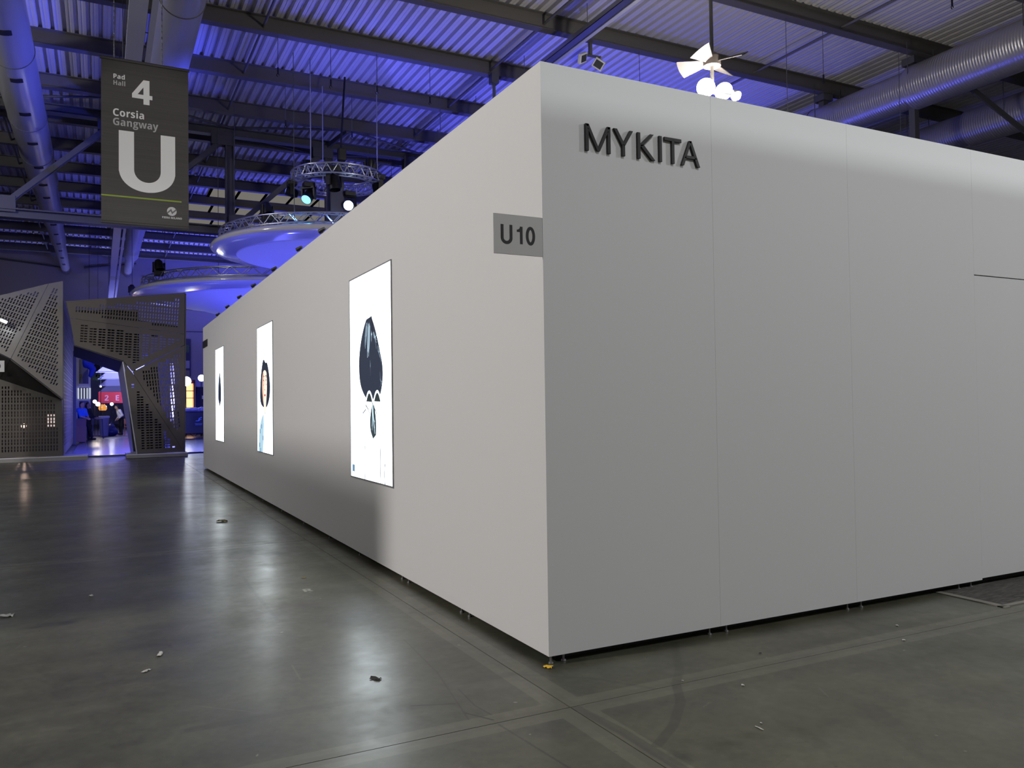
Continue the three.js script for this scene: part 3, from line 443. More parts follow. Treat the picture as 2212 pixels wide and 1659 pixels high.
// pair of small white floodlights on a purlin
{
  const t = thing('twin_floodlight', 'pair of small square white floodlights on a short bracket under a purlin', 'floodlight', [9.25, 11.0, -13.75]);
  part('bracket', [boxMM(-0.04, 0.04, -0.32, 0, -0.04, 0.04), bar([-0.26, -0.36, 0], [0.3, -0.34, 0], 0.05, 0.05)], M.truss, t);
  for (const [x, y, a] of [[-0.28, -0.48, 0.5], [0.22, -0.56, -0.6]]) {
    const L = new THREE.Group(); L.name = 'lamp'; L.position.set(x, y, 0.05); L.rotation.set(0.55, a, 0.3 * Math.sign(a)); t.add(L);
    part('housing', rbox(0.30, 0.26, 0.1, 0.02), std(0.7, 0.7, 0.72, 0.5), L); part('lens', boxMM(-0.11, 0.11, -0.09, 0.09, 0.05, 0.058), std(0.05, 0.05, 0.06, 0.2), L);
  }
  part('yoke', [bar([-0.28, -0.36, 0], [-0.28, -0.46, 0.05], 0.03, 0.1), bar([0.3, -0.34, 0], [0.22, -0.5, 0.05], 0.03, 0.1)], std(0.3, 0.2, 0.1, 0.5), t);
  const s = thing('sprinkler_drop', 'short dark pipe stub with a square cap under a purlin near the booth corner', 'pipe stub', [7.85, 11.0, -16.7]);
  part('cap', boxMM(-0.11, 0.11, -0.28, 0.0, -0.11, 0.11), M.truss, s); part('pipe', rod([0, -0.28, 0], [0, -1.0, 0], 0.045, 10), M.truss, s);
}
{
  const t = thing('unseen_banner_spotlight', 'small unseen spotlight hung from a purlin, placed to light the hanging banner', 'spotlight', [-2.4, 8.2, -1.0]); const dir = V(0.84, -2.05, -10.5).normalize();  // out of view, placed to light the banner
  const L = new THREE.Group(); L.name = 'lamp_head'; L.quaternion.setFromUnitVectors(V(0, 0, 1), dir); t.add(L);
  part('housing', lathe([[0.001, -0.12], [0.07, -0.12], [0.09, 0.1], [0.08, 0.1], [0.06, 0.0], [0.001, 0.0]], 20).rotateX(Math.PI / 2).rotateX(0), M.black, L); part('lens', new THREE.CylinderGeometry(0.075, 0.075, 0.01, 20).rotateX(Math.PI / 2).translate(0, 0, 0.07), glow(1, 0.97, 0.93, 6), L);
  part('bracket', rod([0, 2.8, 0], [0, 0.05, 0], 0.015, 6), M.black, t);
  const l = new THREE.SpotLight(new THREE.Color().setRGB(1, 0.97, 0.94), 66, 0, 0.17, 0.4, 2); l.position.set(0, 0, 0.14); l.target.position.set(0, 0, 5); l.castShadow = true; l.name = 'unseen_banner_spotlight_lamp'; L.add(l, l.target);
}
// hanging wires with hooks
{
  const w = [[1.78, -16.85, 9.98], [3.14, -16.85, 9.9], [4.4, -16.85, 9.95], [5.93, -16.85, 9.9], [2.6, -20.0, 9.75], [4.6, -20, 9.7], [8.74, -16.85, 7.5], [10.78, -13.68, 7.6], [12.93, -10.51, 7.2], [14.21, -10.51, 9.6], [14.66, -7.3, 10.2], [17.1, -10.51, 7.0]];
  const nm = ['first', 'second', 'third', 'fourth', 'fifth', 'sixth', 'seventh', 'eighth', 'ninth', 'tenth', 'eleventh', 'twelfth'];
  w.forEach(([x, z, y], i) => {
    const t = thing('hanging_wire', `thin hanging wire with a small hook, ${nm[i]} in order from the hanging banner`, 'hanging wire', [x, y, z], 'thin wires hanging from the purlins');
    part('wire', rod([0, 0.1, 0], [0, 11.0 - y, 0], 0.008, 5), M.truss, t);
    part('hook', [new THREE.TorusGeometry(0.035, 0.01, 5, 10, 4.6).translate(0, 0, 0), rod([0, 0.03, 0], [0, 0.2, 0], 0.022, 6)], M.blackMetal, t);
  });
}

// ------------------------------------------------------------------ light rig ring, moving heads, saucers
function ringTruss(t, R, h, w, seg, rad) { // four chords and zigzag bracing
  for (const [r, y] of [[R, 0], [R, h], [R - w, 0], [R - w, h]]) part('ring_chord', new THREE.TorusGeometry(r, rad, 6, 72).rotateX(Math.PI / 2).translate(0, y, 0), M.alu, t);
  const g = []; const P = (r, a, y) => [r * Math.cos(a), y, r * Math.sin(a)];
  for (let k = 0; k < seg; k++) { const a = k / seg * 6.2832, b = (k + 0.5) / seg * 6.2832, c = (k + 1) / seg * 6.2832; for (const r of [R, R - w]) g.push(rod(P(r, a, 0), P(r, b, h), rad * 0.6, 5), rod(P(r, b, h), P(r, c, 0), rad * 0.6, 5)); for (const y of [0, h]) g.push(rod(P(R, a, y), P(R - w, b, y), rad * 0.6, 5), rod(P(R - w, b, y), P(R, c, y), rad * 0.6, 5)); }
  const m = part('ring_bracing', g, M.alu, t); m.userData.kind = 'stuff';
}
const RX = 3.73, RY = 7.78, RZ = -18.5;
{
  const t = thing('ring_truss', 'round aluminium lighting truss hanging above the white booth, carrying stage lamps', 'ring truss', [RX, RY, RZ]);
  ringTruss(t, 1.27, 0.27, 0.27, 26, 0.025);
  for (const a of [0.4, 2.5, 4.6]) part('chain', rod([1.13 * Math.cos(a), 0.27, 1.13 * Math.sin(a)], [1.13 * Math.cos(a), 11.0 - RY, 1.13 * Math.sin(a)], 0.015, 6), M.alu, t);
  part('cable_bundle', rod([0.1, 0.27, -0.2], [0.3, 11.0 - RY, -0.2], 0.03, 6), M.blackMetal, t);
  part('hoist', [rbox(0.22, 0.34, 0.2, 0.03, -0.15, 0.55, 1.05), rod([-0.15, 0.27, 1.05], [-0.15, 0.5, 1.05], 0.03, 6)], M.black, t); part('hoist', [rbox(0.24, 0.3, 0.22, 0.03, 0.95, 0.5, 0.3), rod([0.95, 0.27, 0.3], [0.95, 0.4, 0.3], 0.03, 6)], M.black, t);
  const kerb = part('centre_box', rbox(0.42, 1.5, 0.42, 0.03, -0.06, -0.62, 0.0), std(0.06, 0.06, 0.09, 0.5), t, 'dark square cable drop in the middle of the ring');
}
function movingHead(label, x, y, z, pan, tilt, lensMat, light, hang = 1, s = 1, grp = 'stage lamps on the ring truss') {
  const t = thing('stage_lamp', label, 'stage lamp', [x, y, z], grp); t.scale.setScalar(s);
  part('lamp_base', rbox(0.3, 0.14, 0.3, 0.02, 0, hang * 0.30, 0), M.black, t);
  part('yoke', [boxMM(-0.2, -0.16, -0.1, 0.25, -0.06, 0.06), boxMM(0.16, 0.2, -0.1, 0.25, -0.06, 0.06), boxMM(-0.2, 0.2, 0.2, 0.25, -0.08, 0.08)].map(g => hang > 0 ? g.rotateY(pan) : g.rotateZ(Math.PI).rotateY(pan)), M.black, t);
  const H = new THREE.Group(); H.name = 'lamp_head'; H.rotation.set(0, pan, 0); t.add(H); const K = new THREE.Group(); H.rotation.order = 'YXZ'; H.rotation.set(tilt, pan, 0);
  part('housing', lathe([[0.001, -0.2], [0.10, -0.2], [0.14, -0.12], [0.15, 0.05], [0.15, 0.19], [0.135, 0.2]], 24).rotateX(Math.PI / 2), M.blackMetal, H);
  if (lensMat) part('lens', lathe([[0.001, 0.215], [0.09, 0.205], [0.138, 0.185], [0.001, 0.17]], 24).rotateX(Math.PI / 2), lensMat, H);
  if (light) { const [k, ang, col] = light; const l = new THREE.SpotLight(new THREE.Color().setRGB(...col), k, 0, ang, 0.7, 2); l.position.set(0, 0, 0.25); l.target.position.set(0, 0, 3); l.castShadow = true; l.shadow.radius = 6; l.name = 'stage_lamp_light'; H.add(l, l.target); }
  return t;
}
const cyan = glow(0.15, 0.55, 0.95, 3.0), whiteBlue = glow(0.45, 0.65, 1.0, 14), blueLens = glow(0.1, 0.15, 1, 4);
movingHead('stage lamp with a cyan lens hanging from the near rim of the ring truss', 2.85, 7.3, -18.2, -0.75, 0.75, cyan, [10, 0.5, [0.1, 0.4, 1]]);
movingHead('stage lamp glaring blue-white towards the viewer just above the booth wall', 4.02, 7.2, -18.3, -0.42, 0.35, whiteBlue, [30, 0.6, [0.2, 0.35, 1]]);
movingHead('black stage lamp at the side of the ring truss, added beam towards the ducts', 2.5, 7.48, -18.7, -1.75, -0.3, blueLens, [240, 0.95, [0.06, 0.08, 1]], 1, 0.85);  // lens glow and blue beam added to light the ducts
movingHead('large dark stage lamp under the front of the ring truss', 3.4, 7.6, -17.6, 0.5, 1.4, null, null, 1, 1.15);
movingHead('dark stage lamp under the ring truss nearest the booth wall', 4.75, 7.62, -17.9, 1.6, 1.3, null, null, 1, 1.1);
movingHead('small blue stage lamp deep inside the ring truss', 3.75, 7.35, -18.9, -0.4, 0.9, blueLens, null, 1, 0.6);
movingHead('upright stage lamp on top of the ring truss pointing at the roof', 3.0, 8.35, -19.0, 0, -Math.PI / 2 + 0.1, blueLens, [RING_UP, 1.48, BLUE], -1, 0.9);
movingHead('second upright stage lamp on top of the ring truss, behind its black hoist', 4.6, 8.35, -18.2, 0, -Math.PI / 2 + 0.1, blueLens, [RING_UP, 1.48, BLUE], -1, 0.9);
movingHead('unseen blue stage lamp behind the gateway lintel, placed to light the floor blue', -0.7, 4.0, -24.75, Math.PI - 0.25, 0.85, blueLens, [420, 1.2, BLUE], 1, 0.8, 'unseen stage lamps behind the gateway');  // out of view behind the lintel, placed to light the floor blue
// unseen floor-standing uplighters, placed behind the booth to wash roof and canopies blue
[[9.6, -18.6, 1.0, 1.0], [13.5, -21, 1.0, 1.0], [6.0, -35.5, 1.0, 1.1], [10.5, -31, 1.0, 1.2], [9.5, -45, 3.4, 1.2], [5.2, -46, 1.2, 1.1], [14.5, -13.5, 0.2, 1.1], [2.9, -19.2, 0.26, 0.75], [3.0, -24.6, 0.33, 1.1], [6.4, -26.8, 0.33, 1.1]].forEach(([x, z, k, a], i) => movingHead(`unseen upturned blue lamp on the floor behind the booth, ${['first', 'second', 'third', 'fourth', 'fifth', 'sixth', 'seventh', 'eighth', 'ninth', 'tenth'][i]} of the uplighters there`, x, 0.42, z, 0, -Math.PI / 2 + 0.02, blueLens, [STAGE_UP * k, a, BLUE], -1, 1, 'unseen blue uplighters behind the booth'));
movingHead('unseen blue stage lamp behind the gateway leg, placed to light the fabric sails', 1.2, 0.42, -54.6, 0, -Math.PI / 2 - 0.35, blueLens, [420, 1.45, [0.28, 0.3, 1]], -1, 1, 'unseen passage uplighters');  // out of view, placed to light sails and passage blue

function saucer(label, x, y, z, R, prof, trussH) {
  const t = thing('fabric_saucer', label, 'fabric canopy', [x, y, z]);
  const glossy = std(0.72, 0.72, 0.74, 0.16, 0, { side: THREE.DoubleSide, clearcoat: 1, clearcoatRoughness: 0.08 }), matte = std(0.75, 0.75, 0.78, 0.6, 0, { side: THREE.DoubleSide });
  part('rim_band', lathe([[R * 0.93, 0.16], [R * 0.985, 0.10], [R, 0], [R * 0.985, -0.07], [R * 0.92, -0.13], [R * 0.80, -0.17]], 96), glossy, t, 'glossy white outer band');
  part('inner_membrane', lathe(prof.map(([a, b]) => [a * R, b]), 96), matte, t, 'smooth white inner membrane');
  part('top_membrane', lathe([[R * 0.93, 0.16], [R * 0.6, 0.05], [0.3, -0.05]], 64), matte, t);
  const tr = new THREE.Group(); tr.name = 'rim_truss'; tr.position.y = 0.2; t.add(tr); ringTruss(tr, R * 0.93, trussH, 0.25, 44, 0.022);
  for (let k = 0; k < 4; k++) { const a = 0.6 + k * 1.57; part('hanger', rod([R * 0.9 * Math.cos(a), 0.2, R * 0.9 * Math.sin(a)], [R * 0.9 * Math.cos(a), 11.0 - y, R * 0.9 * Math.sin(a)], 0.01, 5), M.truss, t); }
  return t;
}
saucer('upper round white fabric canopy lit blue, with a truss around its rim', 4.2, 6.2, -20.4, 3.66, [[0.80, -0.17], [0.79, -0.20], [0.6, -0.30], [0.42, -0.52], [0.28, -0.9], [0.18, -1.5], [0.13, -2.4], [0.12, -3.2]], 0.26);
saucer('lower and larger white fabric canopy lit blue, reaching behind the perforated gateway', 3.95, 5.75, -28.6, 5.25, [[0.80, -0.17], [0.79, -0.20], [0.6, -0.36], [0.42, -0.62], [0.26, -1.1], [0.15, -1.9], [0.10, -3.0], [0.10, -5.7]], 0.3);
movingHead('black stage lamp standing on the rim truss of the lower canopy', -0.45, 6.5, -26.6, 0.3, 1.1, null, null, -1, 1, 'stage lamps on the lower canopy');
part('drop_rod', rod([0, 0, 0], [0, (10.2 - 6.2) / 0.7, 0], 0.012, 6), M.black, movingHead('small black stage lamp at the far rim of the lower canopy with added blue beam', -1.17, 6.2, -30.7, 0.6, 1.3, null, [650, 1.15, BLUE], -1, 0.7, 'stage lamps on the lower canopy'));  // blue beam added to this dark lamp to light the floor
movingHead('black stage lamp and silver hoist hanging over the upper canopy', 1.75, 6.86, -18.3, 0.3, 1.1, null, null, -1, 0.9, 'stage lamps on the upper canopy');

// ------------------------------------------------------------------ perforated gateway and pavilion
function perf(parent, name, pts, mat, { dir = 0, mode = 'v', margin = 0.12, skew = 0.12, thick = 0.025, keep = () => true } = {}) {
  const P = pts.map(p => V(...p)), O = P[0]; let N = V(0, 0, 0); for (let i = 1; i + 1 < P.length; i++) N.add(P[i].clone().sub(O).cross(P[i + 1].clone().sub(O))); N.normalize();
  if (N.z < 0 && Math.abs(N.x) < 0.9) N.negate(); if (Math.abs(N.x) >= 0.9 && N.x < 0) N.negate();
  let U = V(1, 0, 0).addScaledVector(N, -N.x); if (U.length() < 0.3) U = V(0, 0, -1).addScaledVector(N, N.z); U.normalize(); const W = N.clone().cross(U);
  const c2 = P.map(p => { const d = p.clone().sub(O); return new THREE.Vector2(d.dot(U), d.dot(W)); });
  if (THREE.ShapeUtils.area(c2) < 0) c2.reverse();
  const s = new THREE.Shape(c2), n = c2.length;
  const inside = (x, y, m) => { let w = false, dmin = 1e9; for (let i = 0, j = n - 1; i < n; j = i++) { const a = c2[i], b = c2[j]; if ((a.y > y) !== (b.y > y) && x < (b.x - a.x) * (y - a.y) / (b.y - a.y) + a.x) w = !w; const dx = b.x - a.x, dy = b.y - a.y, t = Math.max(0, Math.min(1, ((x - a.x) * dx + (y - a.y) * dy) / (dx * dx + dy * dy))); dmin = Math.min(dmin, Math.hypot(x - a.x - t * dx, y - a.y - t * dy)); } return w && dmin > m; };
  const cs = Math.cos(dir), sn = Math.sin(dir), bx = c2.map(p => p.x), by = c2.map(p => p.y), ext = Math.hypot(Math.max(...bx) - Math.min(...bx), Math.max(...by) - Math.min(...by)), cx = (Math.max(...bx) + Math.min(...bx)) / 2, cy = (Math.max(...by) + Math.min(...by)) / 2;
  const rows = []; if (mode === 'v') for (let y = -ext / 2; y < ext / 2; y += 0.205) rows.push(y, y + 0.09); else for (let y = -ext / 2; y < ext / 2; y += 0.078) rows.push(y);
  const cols = []; if (mode === 'v') for (let x = -ext / 2; x < ext / 2; x += 0.077) cols.push(x); else for (let x = -ext / 2; x < ext / 2; x += 0.24) cols.push(x, x + 0.1);
  const hw = mode === 'v' ? 0.018 : 0.040, hh = mode === 'v' ? 0.036 : 0.021, ly = Math.hypot(1, 0);
  for (const y of rows) for (const x of cols) {
    const ctr = [x, y + (mode === 'v' ? 0 : 0)], q = [[-hw, -hh], [hw, -hh], [hw, hh], [-hw, hh]].map(([a, b]) => { const X = ctr[0] + a + b * skew, Y = ctr[1] + b; return [cx + X * cs - Y * sn, cy + X * sn + Y * cs]; });
    if (!q.every(p => inside(p[0], p[1], margin)) || !keep(rnd())) continue;
    s.holes.push(new THREE.Path(q.reverse().map(p => new THREE.Vector2(...p))));
  }
  const g = new THREE.ExtrudeGeometry(s, { depth: thick, bevelEnabled: false }).translate(0, 0, -thick).applyMatrix4(new THREE.Matrix4().makeBasis(U, W, N).setPosition(O));
  return part(name, g, mat, parent);
}
function shrink(pts, d) { const c = V(0, 0, 0); pts.forEach(p => c.add(V(...p))); c.divideScalar(pts.length); return pts.map(p => { const v = V(...p), k = c.clone().sub(v); return v.addScaledVector(k.normalize(), d).toArray(); }); }
function solid(parent, name, quads, mat) { // flat polygons (fans) with thickness
  part(name, quads.map(q => { const P = q.map(p => V(...p)), N = P[1].clone().sub(P[0]).cross(P[2].clone().sub(P[0])).normalize().multiplyScalar(0.03), pos = []; const B = P.map(p => p.clone().sub(N)), push = (...v) => v.forEach(p => pos.push(p.x, p.y, p.z)); for (let i = 1; i + 1 < P.length; i++) { push(P[0], P[i], P[i + 1]); push(B[0], B[i + 1], B[i]); } for (let i = 0; i < P.length; i++) { const j = (i + 1) % P.length; push(P[i], B[i], B[j]); push(P[i], B[j], P[j]); } const g = new THREE.BufferGeometry(); g.setAttribute('position', new THREE.Float32BufferAttribute(pos, 3)); g.computeVertexNormals(); g.setAttribute('uv', new THREE.Float32BufferAttribute(new Float32Array(pos.length / 3 * 2), 2)); return g; }), mat, parent);
}
{
  const Z = -23, A = [-3.183, 4.656, Z], B = [0.088, 5.079, Z], R2 = [0.072, 3.801, Z], L2 = [-3.088, 4.195, Z], F = [-2.968, 3.406, Z], X = [-1.424, 2.622, Z], Rr = [0.070, 3.469, Z], E = [-1.664, 2.942, Z], C = [0.040, 0.13, Z], D = [-1.28, 0.13, Z], ZB2 = -24.1;
  const t = thing('perforated_gateway', 'dark folded gateway of perforated metal sheets spanning the passage', 'gateway');
  perf(t, 'perforated_panel', shrink([A, B, R2, L2], 0.012), M.steelBrown, { dir: -0.06, mode: 'v', margin: 0.13 });
  perf(t, 'perforated_panel', shrink([L2, R2, Rr, X, E, F], 0.012), M.steelBrown, { dir: -0.05, mode: 'h', margin: 0.13 });
  perf(t, 'perforated_panel', shrink([X, Rr, C], 0.014), M.steelBrown, { dir: 0.1, mode: 'v', margin: 0.11 });
  perf(t, 'perforated_panel', shrink([E, X, C, D], 0.012), M.steelBrown, { dir: 0.02, mode: 'h', margin: 0.10 });
  const E2 = [-1.758, 2.665, ZB2], D2 = [-1.408, 0.13, ZB2], F2 = [-2.996, 3.156, ZB2];
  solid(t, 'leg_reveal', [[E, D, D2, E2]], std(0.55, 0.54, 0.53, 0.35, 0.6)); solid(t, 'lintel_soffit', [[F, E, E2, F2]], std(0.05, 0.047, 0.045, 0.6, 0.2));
  solid(t, 'end_cheek', [[B, [0.088, 5.079, ZB2], [0.04, 0.13, ZB2], C]], M.steelBrown); solid(t, 'top_cap', [[A, [-3.183, 4.656, ZB2], [0.088, 5.079, ZB2], B]], M.steelBrown);
  part('inner_frame', [bar([-3.05, 4.4, Z - 0.1], [0.0, 4.0, Z - 0.1], 0.08, 0.08), bar([-1.4, 2.75, Z - 0.1], [0.0, 0.2, Z - 0.1], 0.08, 0.08), bar([-1.4, 2.7, Z - 0.1], [0.0, 3.5, Z - 0.1], 0.08, 0.08), bar([-1.35, 0.2, Z - 0.1], [-1.6, 2.9, Z - 0.1], 0.08, 0.08), bar([0, 0.2, Z - 0.1], [0, 5, Z - 0.1], 0.08, 0.08)], M.blackMetal, t);
  solid(t, 'dark_hole_backing', [[[-2.95, 4.5, -23.7], [-2.95, 3.25, -23.7], [-1.75, 2.85, -23.7], [-1.2, 2.95, -23.7], [-1.2, 4.6, -23.7]]], M.skirt); solid(t, 'dark_hole_backing', [[[-0.7, 3.0, -23.7], [-1.35, 2.6, -23.7], [-1.3, 0.14, -23.7], [-0.45, 0.14, -23.7]]], M.skirt);  // dark sheets placed behind the panels to keep their holes dark
  const p1 = thing('floor_plate', 'pale thin base plate under the leg of the perforated gateway', 'base plate', [0, 0, 0]); part('plate', rbox(1.72, 0.12, 1.5, 0.01, -0.72, 0.066, -23.62), M.plate, p1); part('edge_strip', boxMM(-1.58, 0.14, 0.1, 0.128, -22.87, -22.86), M.white, p1);

  const pv = thing('perforated_pavilion', 'folded pavilion of pale perforated metal sheets at the edge of the gangway', 'pavilion');
  const a = [-3.651, 5.274, -23.6], b = [-3.276, 5.378, -23.6], k = [-4.563, 2.975, -23.0], m = [-3.239, 1.805, -22.548], l0 = [-5.557, 4.633, -23.6], l1 = [-5.514, 3.502, -23.255];
  perf(pv, 'perforated_panel', shrink([l0, a, k, l1], 0.012), M.steelBeige, { dir: -0.36, mode: 'v', margin: 0.10 }); perf(pv, 'perforated_panel', shrink([a, b, m, k], 0.012), M.steelBeige, { dir: -0.36, mode: 'v', margin: 0.10 });
  const w0 = [-5.553, 2.702, -23.6], w1 = [-4.877, 2.438, -23.6], w2 = [-3.301, 1.818, -23.6], w3 = [-3.277, 0.13, -23.6], w4 = [-5.548, 0.13, -23.6];
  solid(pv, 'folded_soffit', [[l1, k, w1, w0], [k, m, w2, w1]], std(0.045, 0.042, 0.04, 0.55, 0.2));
  perf(pv, 'perforated_panel', shrink([w0, w1, w2, w3, w4], 0.005), std(0.12, 0.11, 0.095, 0.5, 0.3), { dir: 0, mode: 'v', margin: 0.12, skew: 0 });
  perf(pv, 'perforated_panel', [[-3.27, 4.8, -23.75], [-3.27, 4.8, -33.3], [-3.27, 0.13, -33.3], [-3.27, 0.13, -23.75]], M.steelBrown, { dir: 0, mode: 'v', margin: 0.15 });
  part('inner_wall', boxMM(-9, -3.45, 0.0, 4.9, -26.6, -26.5), std(0.035, 0.032, 0.03, 0.8), pv);
  { const wl = new THREE.PointLight(new THREE.Color().setRGB(1, 0.72, 0.58), 0.7, 0, 2); wl.position.set(-4.45, 1.0, -25.9); wl.castShadow = true; wl.name = 'unseen_pavilion_lamp'; pv.add(wl); part('globe_lamp', new THREE.SphereGeometry(0.08, 16, 12).translate(-4.45, 1.0, -25.9), glow(1, 0.72, 0.58, 2), pv); part('unseen_lamp_stem', rod([-4.45, 0, -25.9], [-4.45, 0.93, -25.9], 0.015, 6), M.black, pv); part('unseen_glowing_panel', [boxMM(-3.85, -3.5, 0.95, 1.35, -26.49, -26.45)], glow(1, 0.78, 0.72, 0.75), pv); } part('roof_panel', boxMM(-9, -3.3, 4.85, 4.9, -33.3, -23.8), M.steelBrown, pv);  // lamp and glowing panel hidden inside, placed to shine warm through the holes
  solid(pv, 'perforated_panel', [[[-9, 3.6, -23.6], l0, l1, w0, w4, [-9, 0.13, -23.6]]], M.steelBeige);
  const p2 = thing('floor_plate', 'pale stepped base plate under the perforated pavilion', 'base plate', [0, 0, 0]); part('plate', boxMM(-9, -2.62, 0.0, 0.12, -24.4, -23.22), M.plate, p2); part('edge_strip', boxMM(-9, -2.62, 0.1, 0.126, -23.222, -23.21), M.white, p2);
  const p3 = thing('stage_floor', 'low glossy platform floor in the passage behind the gateway', 'platform', [0, 0, 0]); part('platform', boxMM(-3.1, 2.6, 0.0, 0.05, -40, -24.45), std(0.12, 0.12, 0.14, 0.2), p3); part('edge_strip', boxMM(-3.1, -1.6, 0.05, 0.056, -24.47, -24.42), M.white, p3);
  // number plate
  const nt = canvasTex(128, 128, (g, w) => { g.fillStyle = '#e3e4dc'; g.fillRect(0, 0, w, w); g.fillStyle = '#1b1b1d'; g.font = 'bold 92px sans-serif'; g.fillText('9', 42, 98); });
  const np = thing('number_plate', 'small white plate with the digit 9 fixed to the perforated pavilion at the picture edge', 'number sign', [-4.86, 2.755, -22.93]); part('plate', box(0.3, 0.32, 0.015), M.white, np); part('number_print', new THREE.PlaneGeometry(0.3, 0.32).translate(0, 0, 0.009), new THREE.MeshStandardMaterial({ map: nt, roughness: 0.6 }), np);
  const fl = thing('floodlight', 'small bright white floodlight on the upper perforated sheet of the pavilion', 'floodlight', [-4.74, 4.05, -23.05]); part('housing', rbox(0.2, 0.1, 0.12, 0.02, 0, 0.03, -0.04), M.black, fl).rotation.z = -0.45; part('lens', rbox(0.19, 0.075, 0.03, 0.012, 0, 0, 0.03), glow(0.85, 0.93, 1, 8), fl).rotation.z = -0.45;
  part('bracket', bar([0, 0.03, -0.05], [0, 0.08, -0.42], 0.03, 0.03), M.black, fl); const pl = new THREE.PointLight(0xe8f0ff, 0.3, 0, 2); pl.position.set(0, -0.02, 0.12); pl.name = 'floodlight_lamp'; fl.add(pl);
}

// ------------------------------------------------------------------ things beyond the gateway
function blob(caps, cell, k = 0.03) { // smooth union of tapered capsules: [ax,ay,az,ra, bx,by,bz,rb]
  const lo = [1e9, 1e9, 1e9], hi = [-1e9, -1e9, -1e9]; for (const c of caps) for (const o of [0, 4]) for (let d = 0; d < 3; d++) { lo[d] = Math.min(lo[d], c[o + d] - c[o + 3] - 0.06); hi[d] = Math.max(hi[d], c[o + d] + c[o + 3] + 0.06); }
  const S = Math.max(hi[0] - lo[0], hi[1] - lo[1], hi[2] - lo[2]), n = Math.ceil(S / cell) + 4, mc = new MarchingCubes(n, new THREE.MeshBasicMaterial(), false, false, 120000); mc.isolation = 0;
  const C = [0, 1, 2].map(d => (lo[d] + hi[d]) / 2), half = S / 2 * 1.05;
  for (let z = 0; z < n; z++) for (let y = 0; y < n; y++) for (let x = 0; x < n; x++) {
    const p = [C[0] + (x - n / 2) / (n / 2) * half, C[1] + (y - n / 2) / (n / 2) * half, C[2] + (z - n / 2) / (n / 2) * half]; let acc = 0;
    for (const c of caps) { const dx = c[4] - c[0], dy = c[5] - c[1], dz = c[6] - c[2], L = dx * dx + dy * dy + dz * dz || 1e-9; const t = Math.max(0, Math.min(1, ((p[0] - c[0]) * dx + (p[1] - c[1]) * dy + (p[2] - c[2]) * dz) / L)); const d = Math.hypot(p[0] - c[0] - t * dx, p[1] - c[1] - t * dy, p[2] - c[2] - t * dz) - (c[3] + (c[7] - c[3]) * t); acc += Math.exp(-d / k); }
    mc.field[x + y * n + z * n * n] = k * Math.log(acc + 1e-30);
  }
  mc.update(); const g = new THREE.BufferGeometry(), N = mc.count; const pa = mc.positionArray.slice(0, N * 3), na = mc.normalArray.slice(0, N * 3);
  for (let i = 0; i < N; i++) for (let d = 0; d < 3; d++) pa[i * 3 + d] = C[d] + pa[i * 3 + d] * half;
  g.setAttribute('position', new THREE.BufferAttribute(pa, 3)); g.setAttribute('normal', new THREE.BufferAttribute(na, 3)); return g;
}
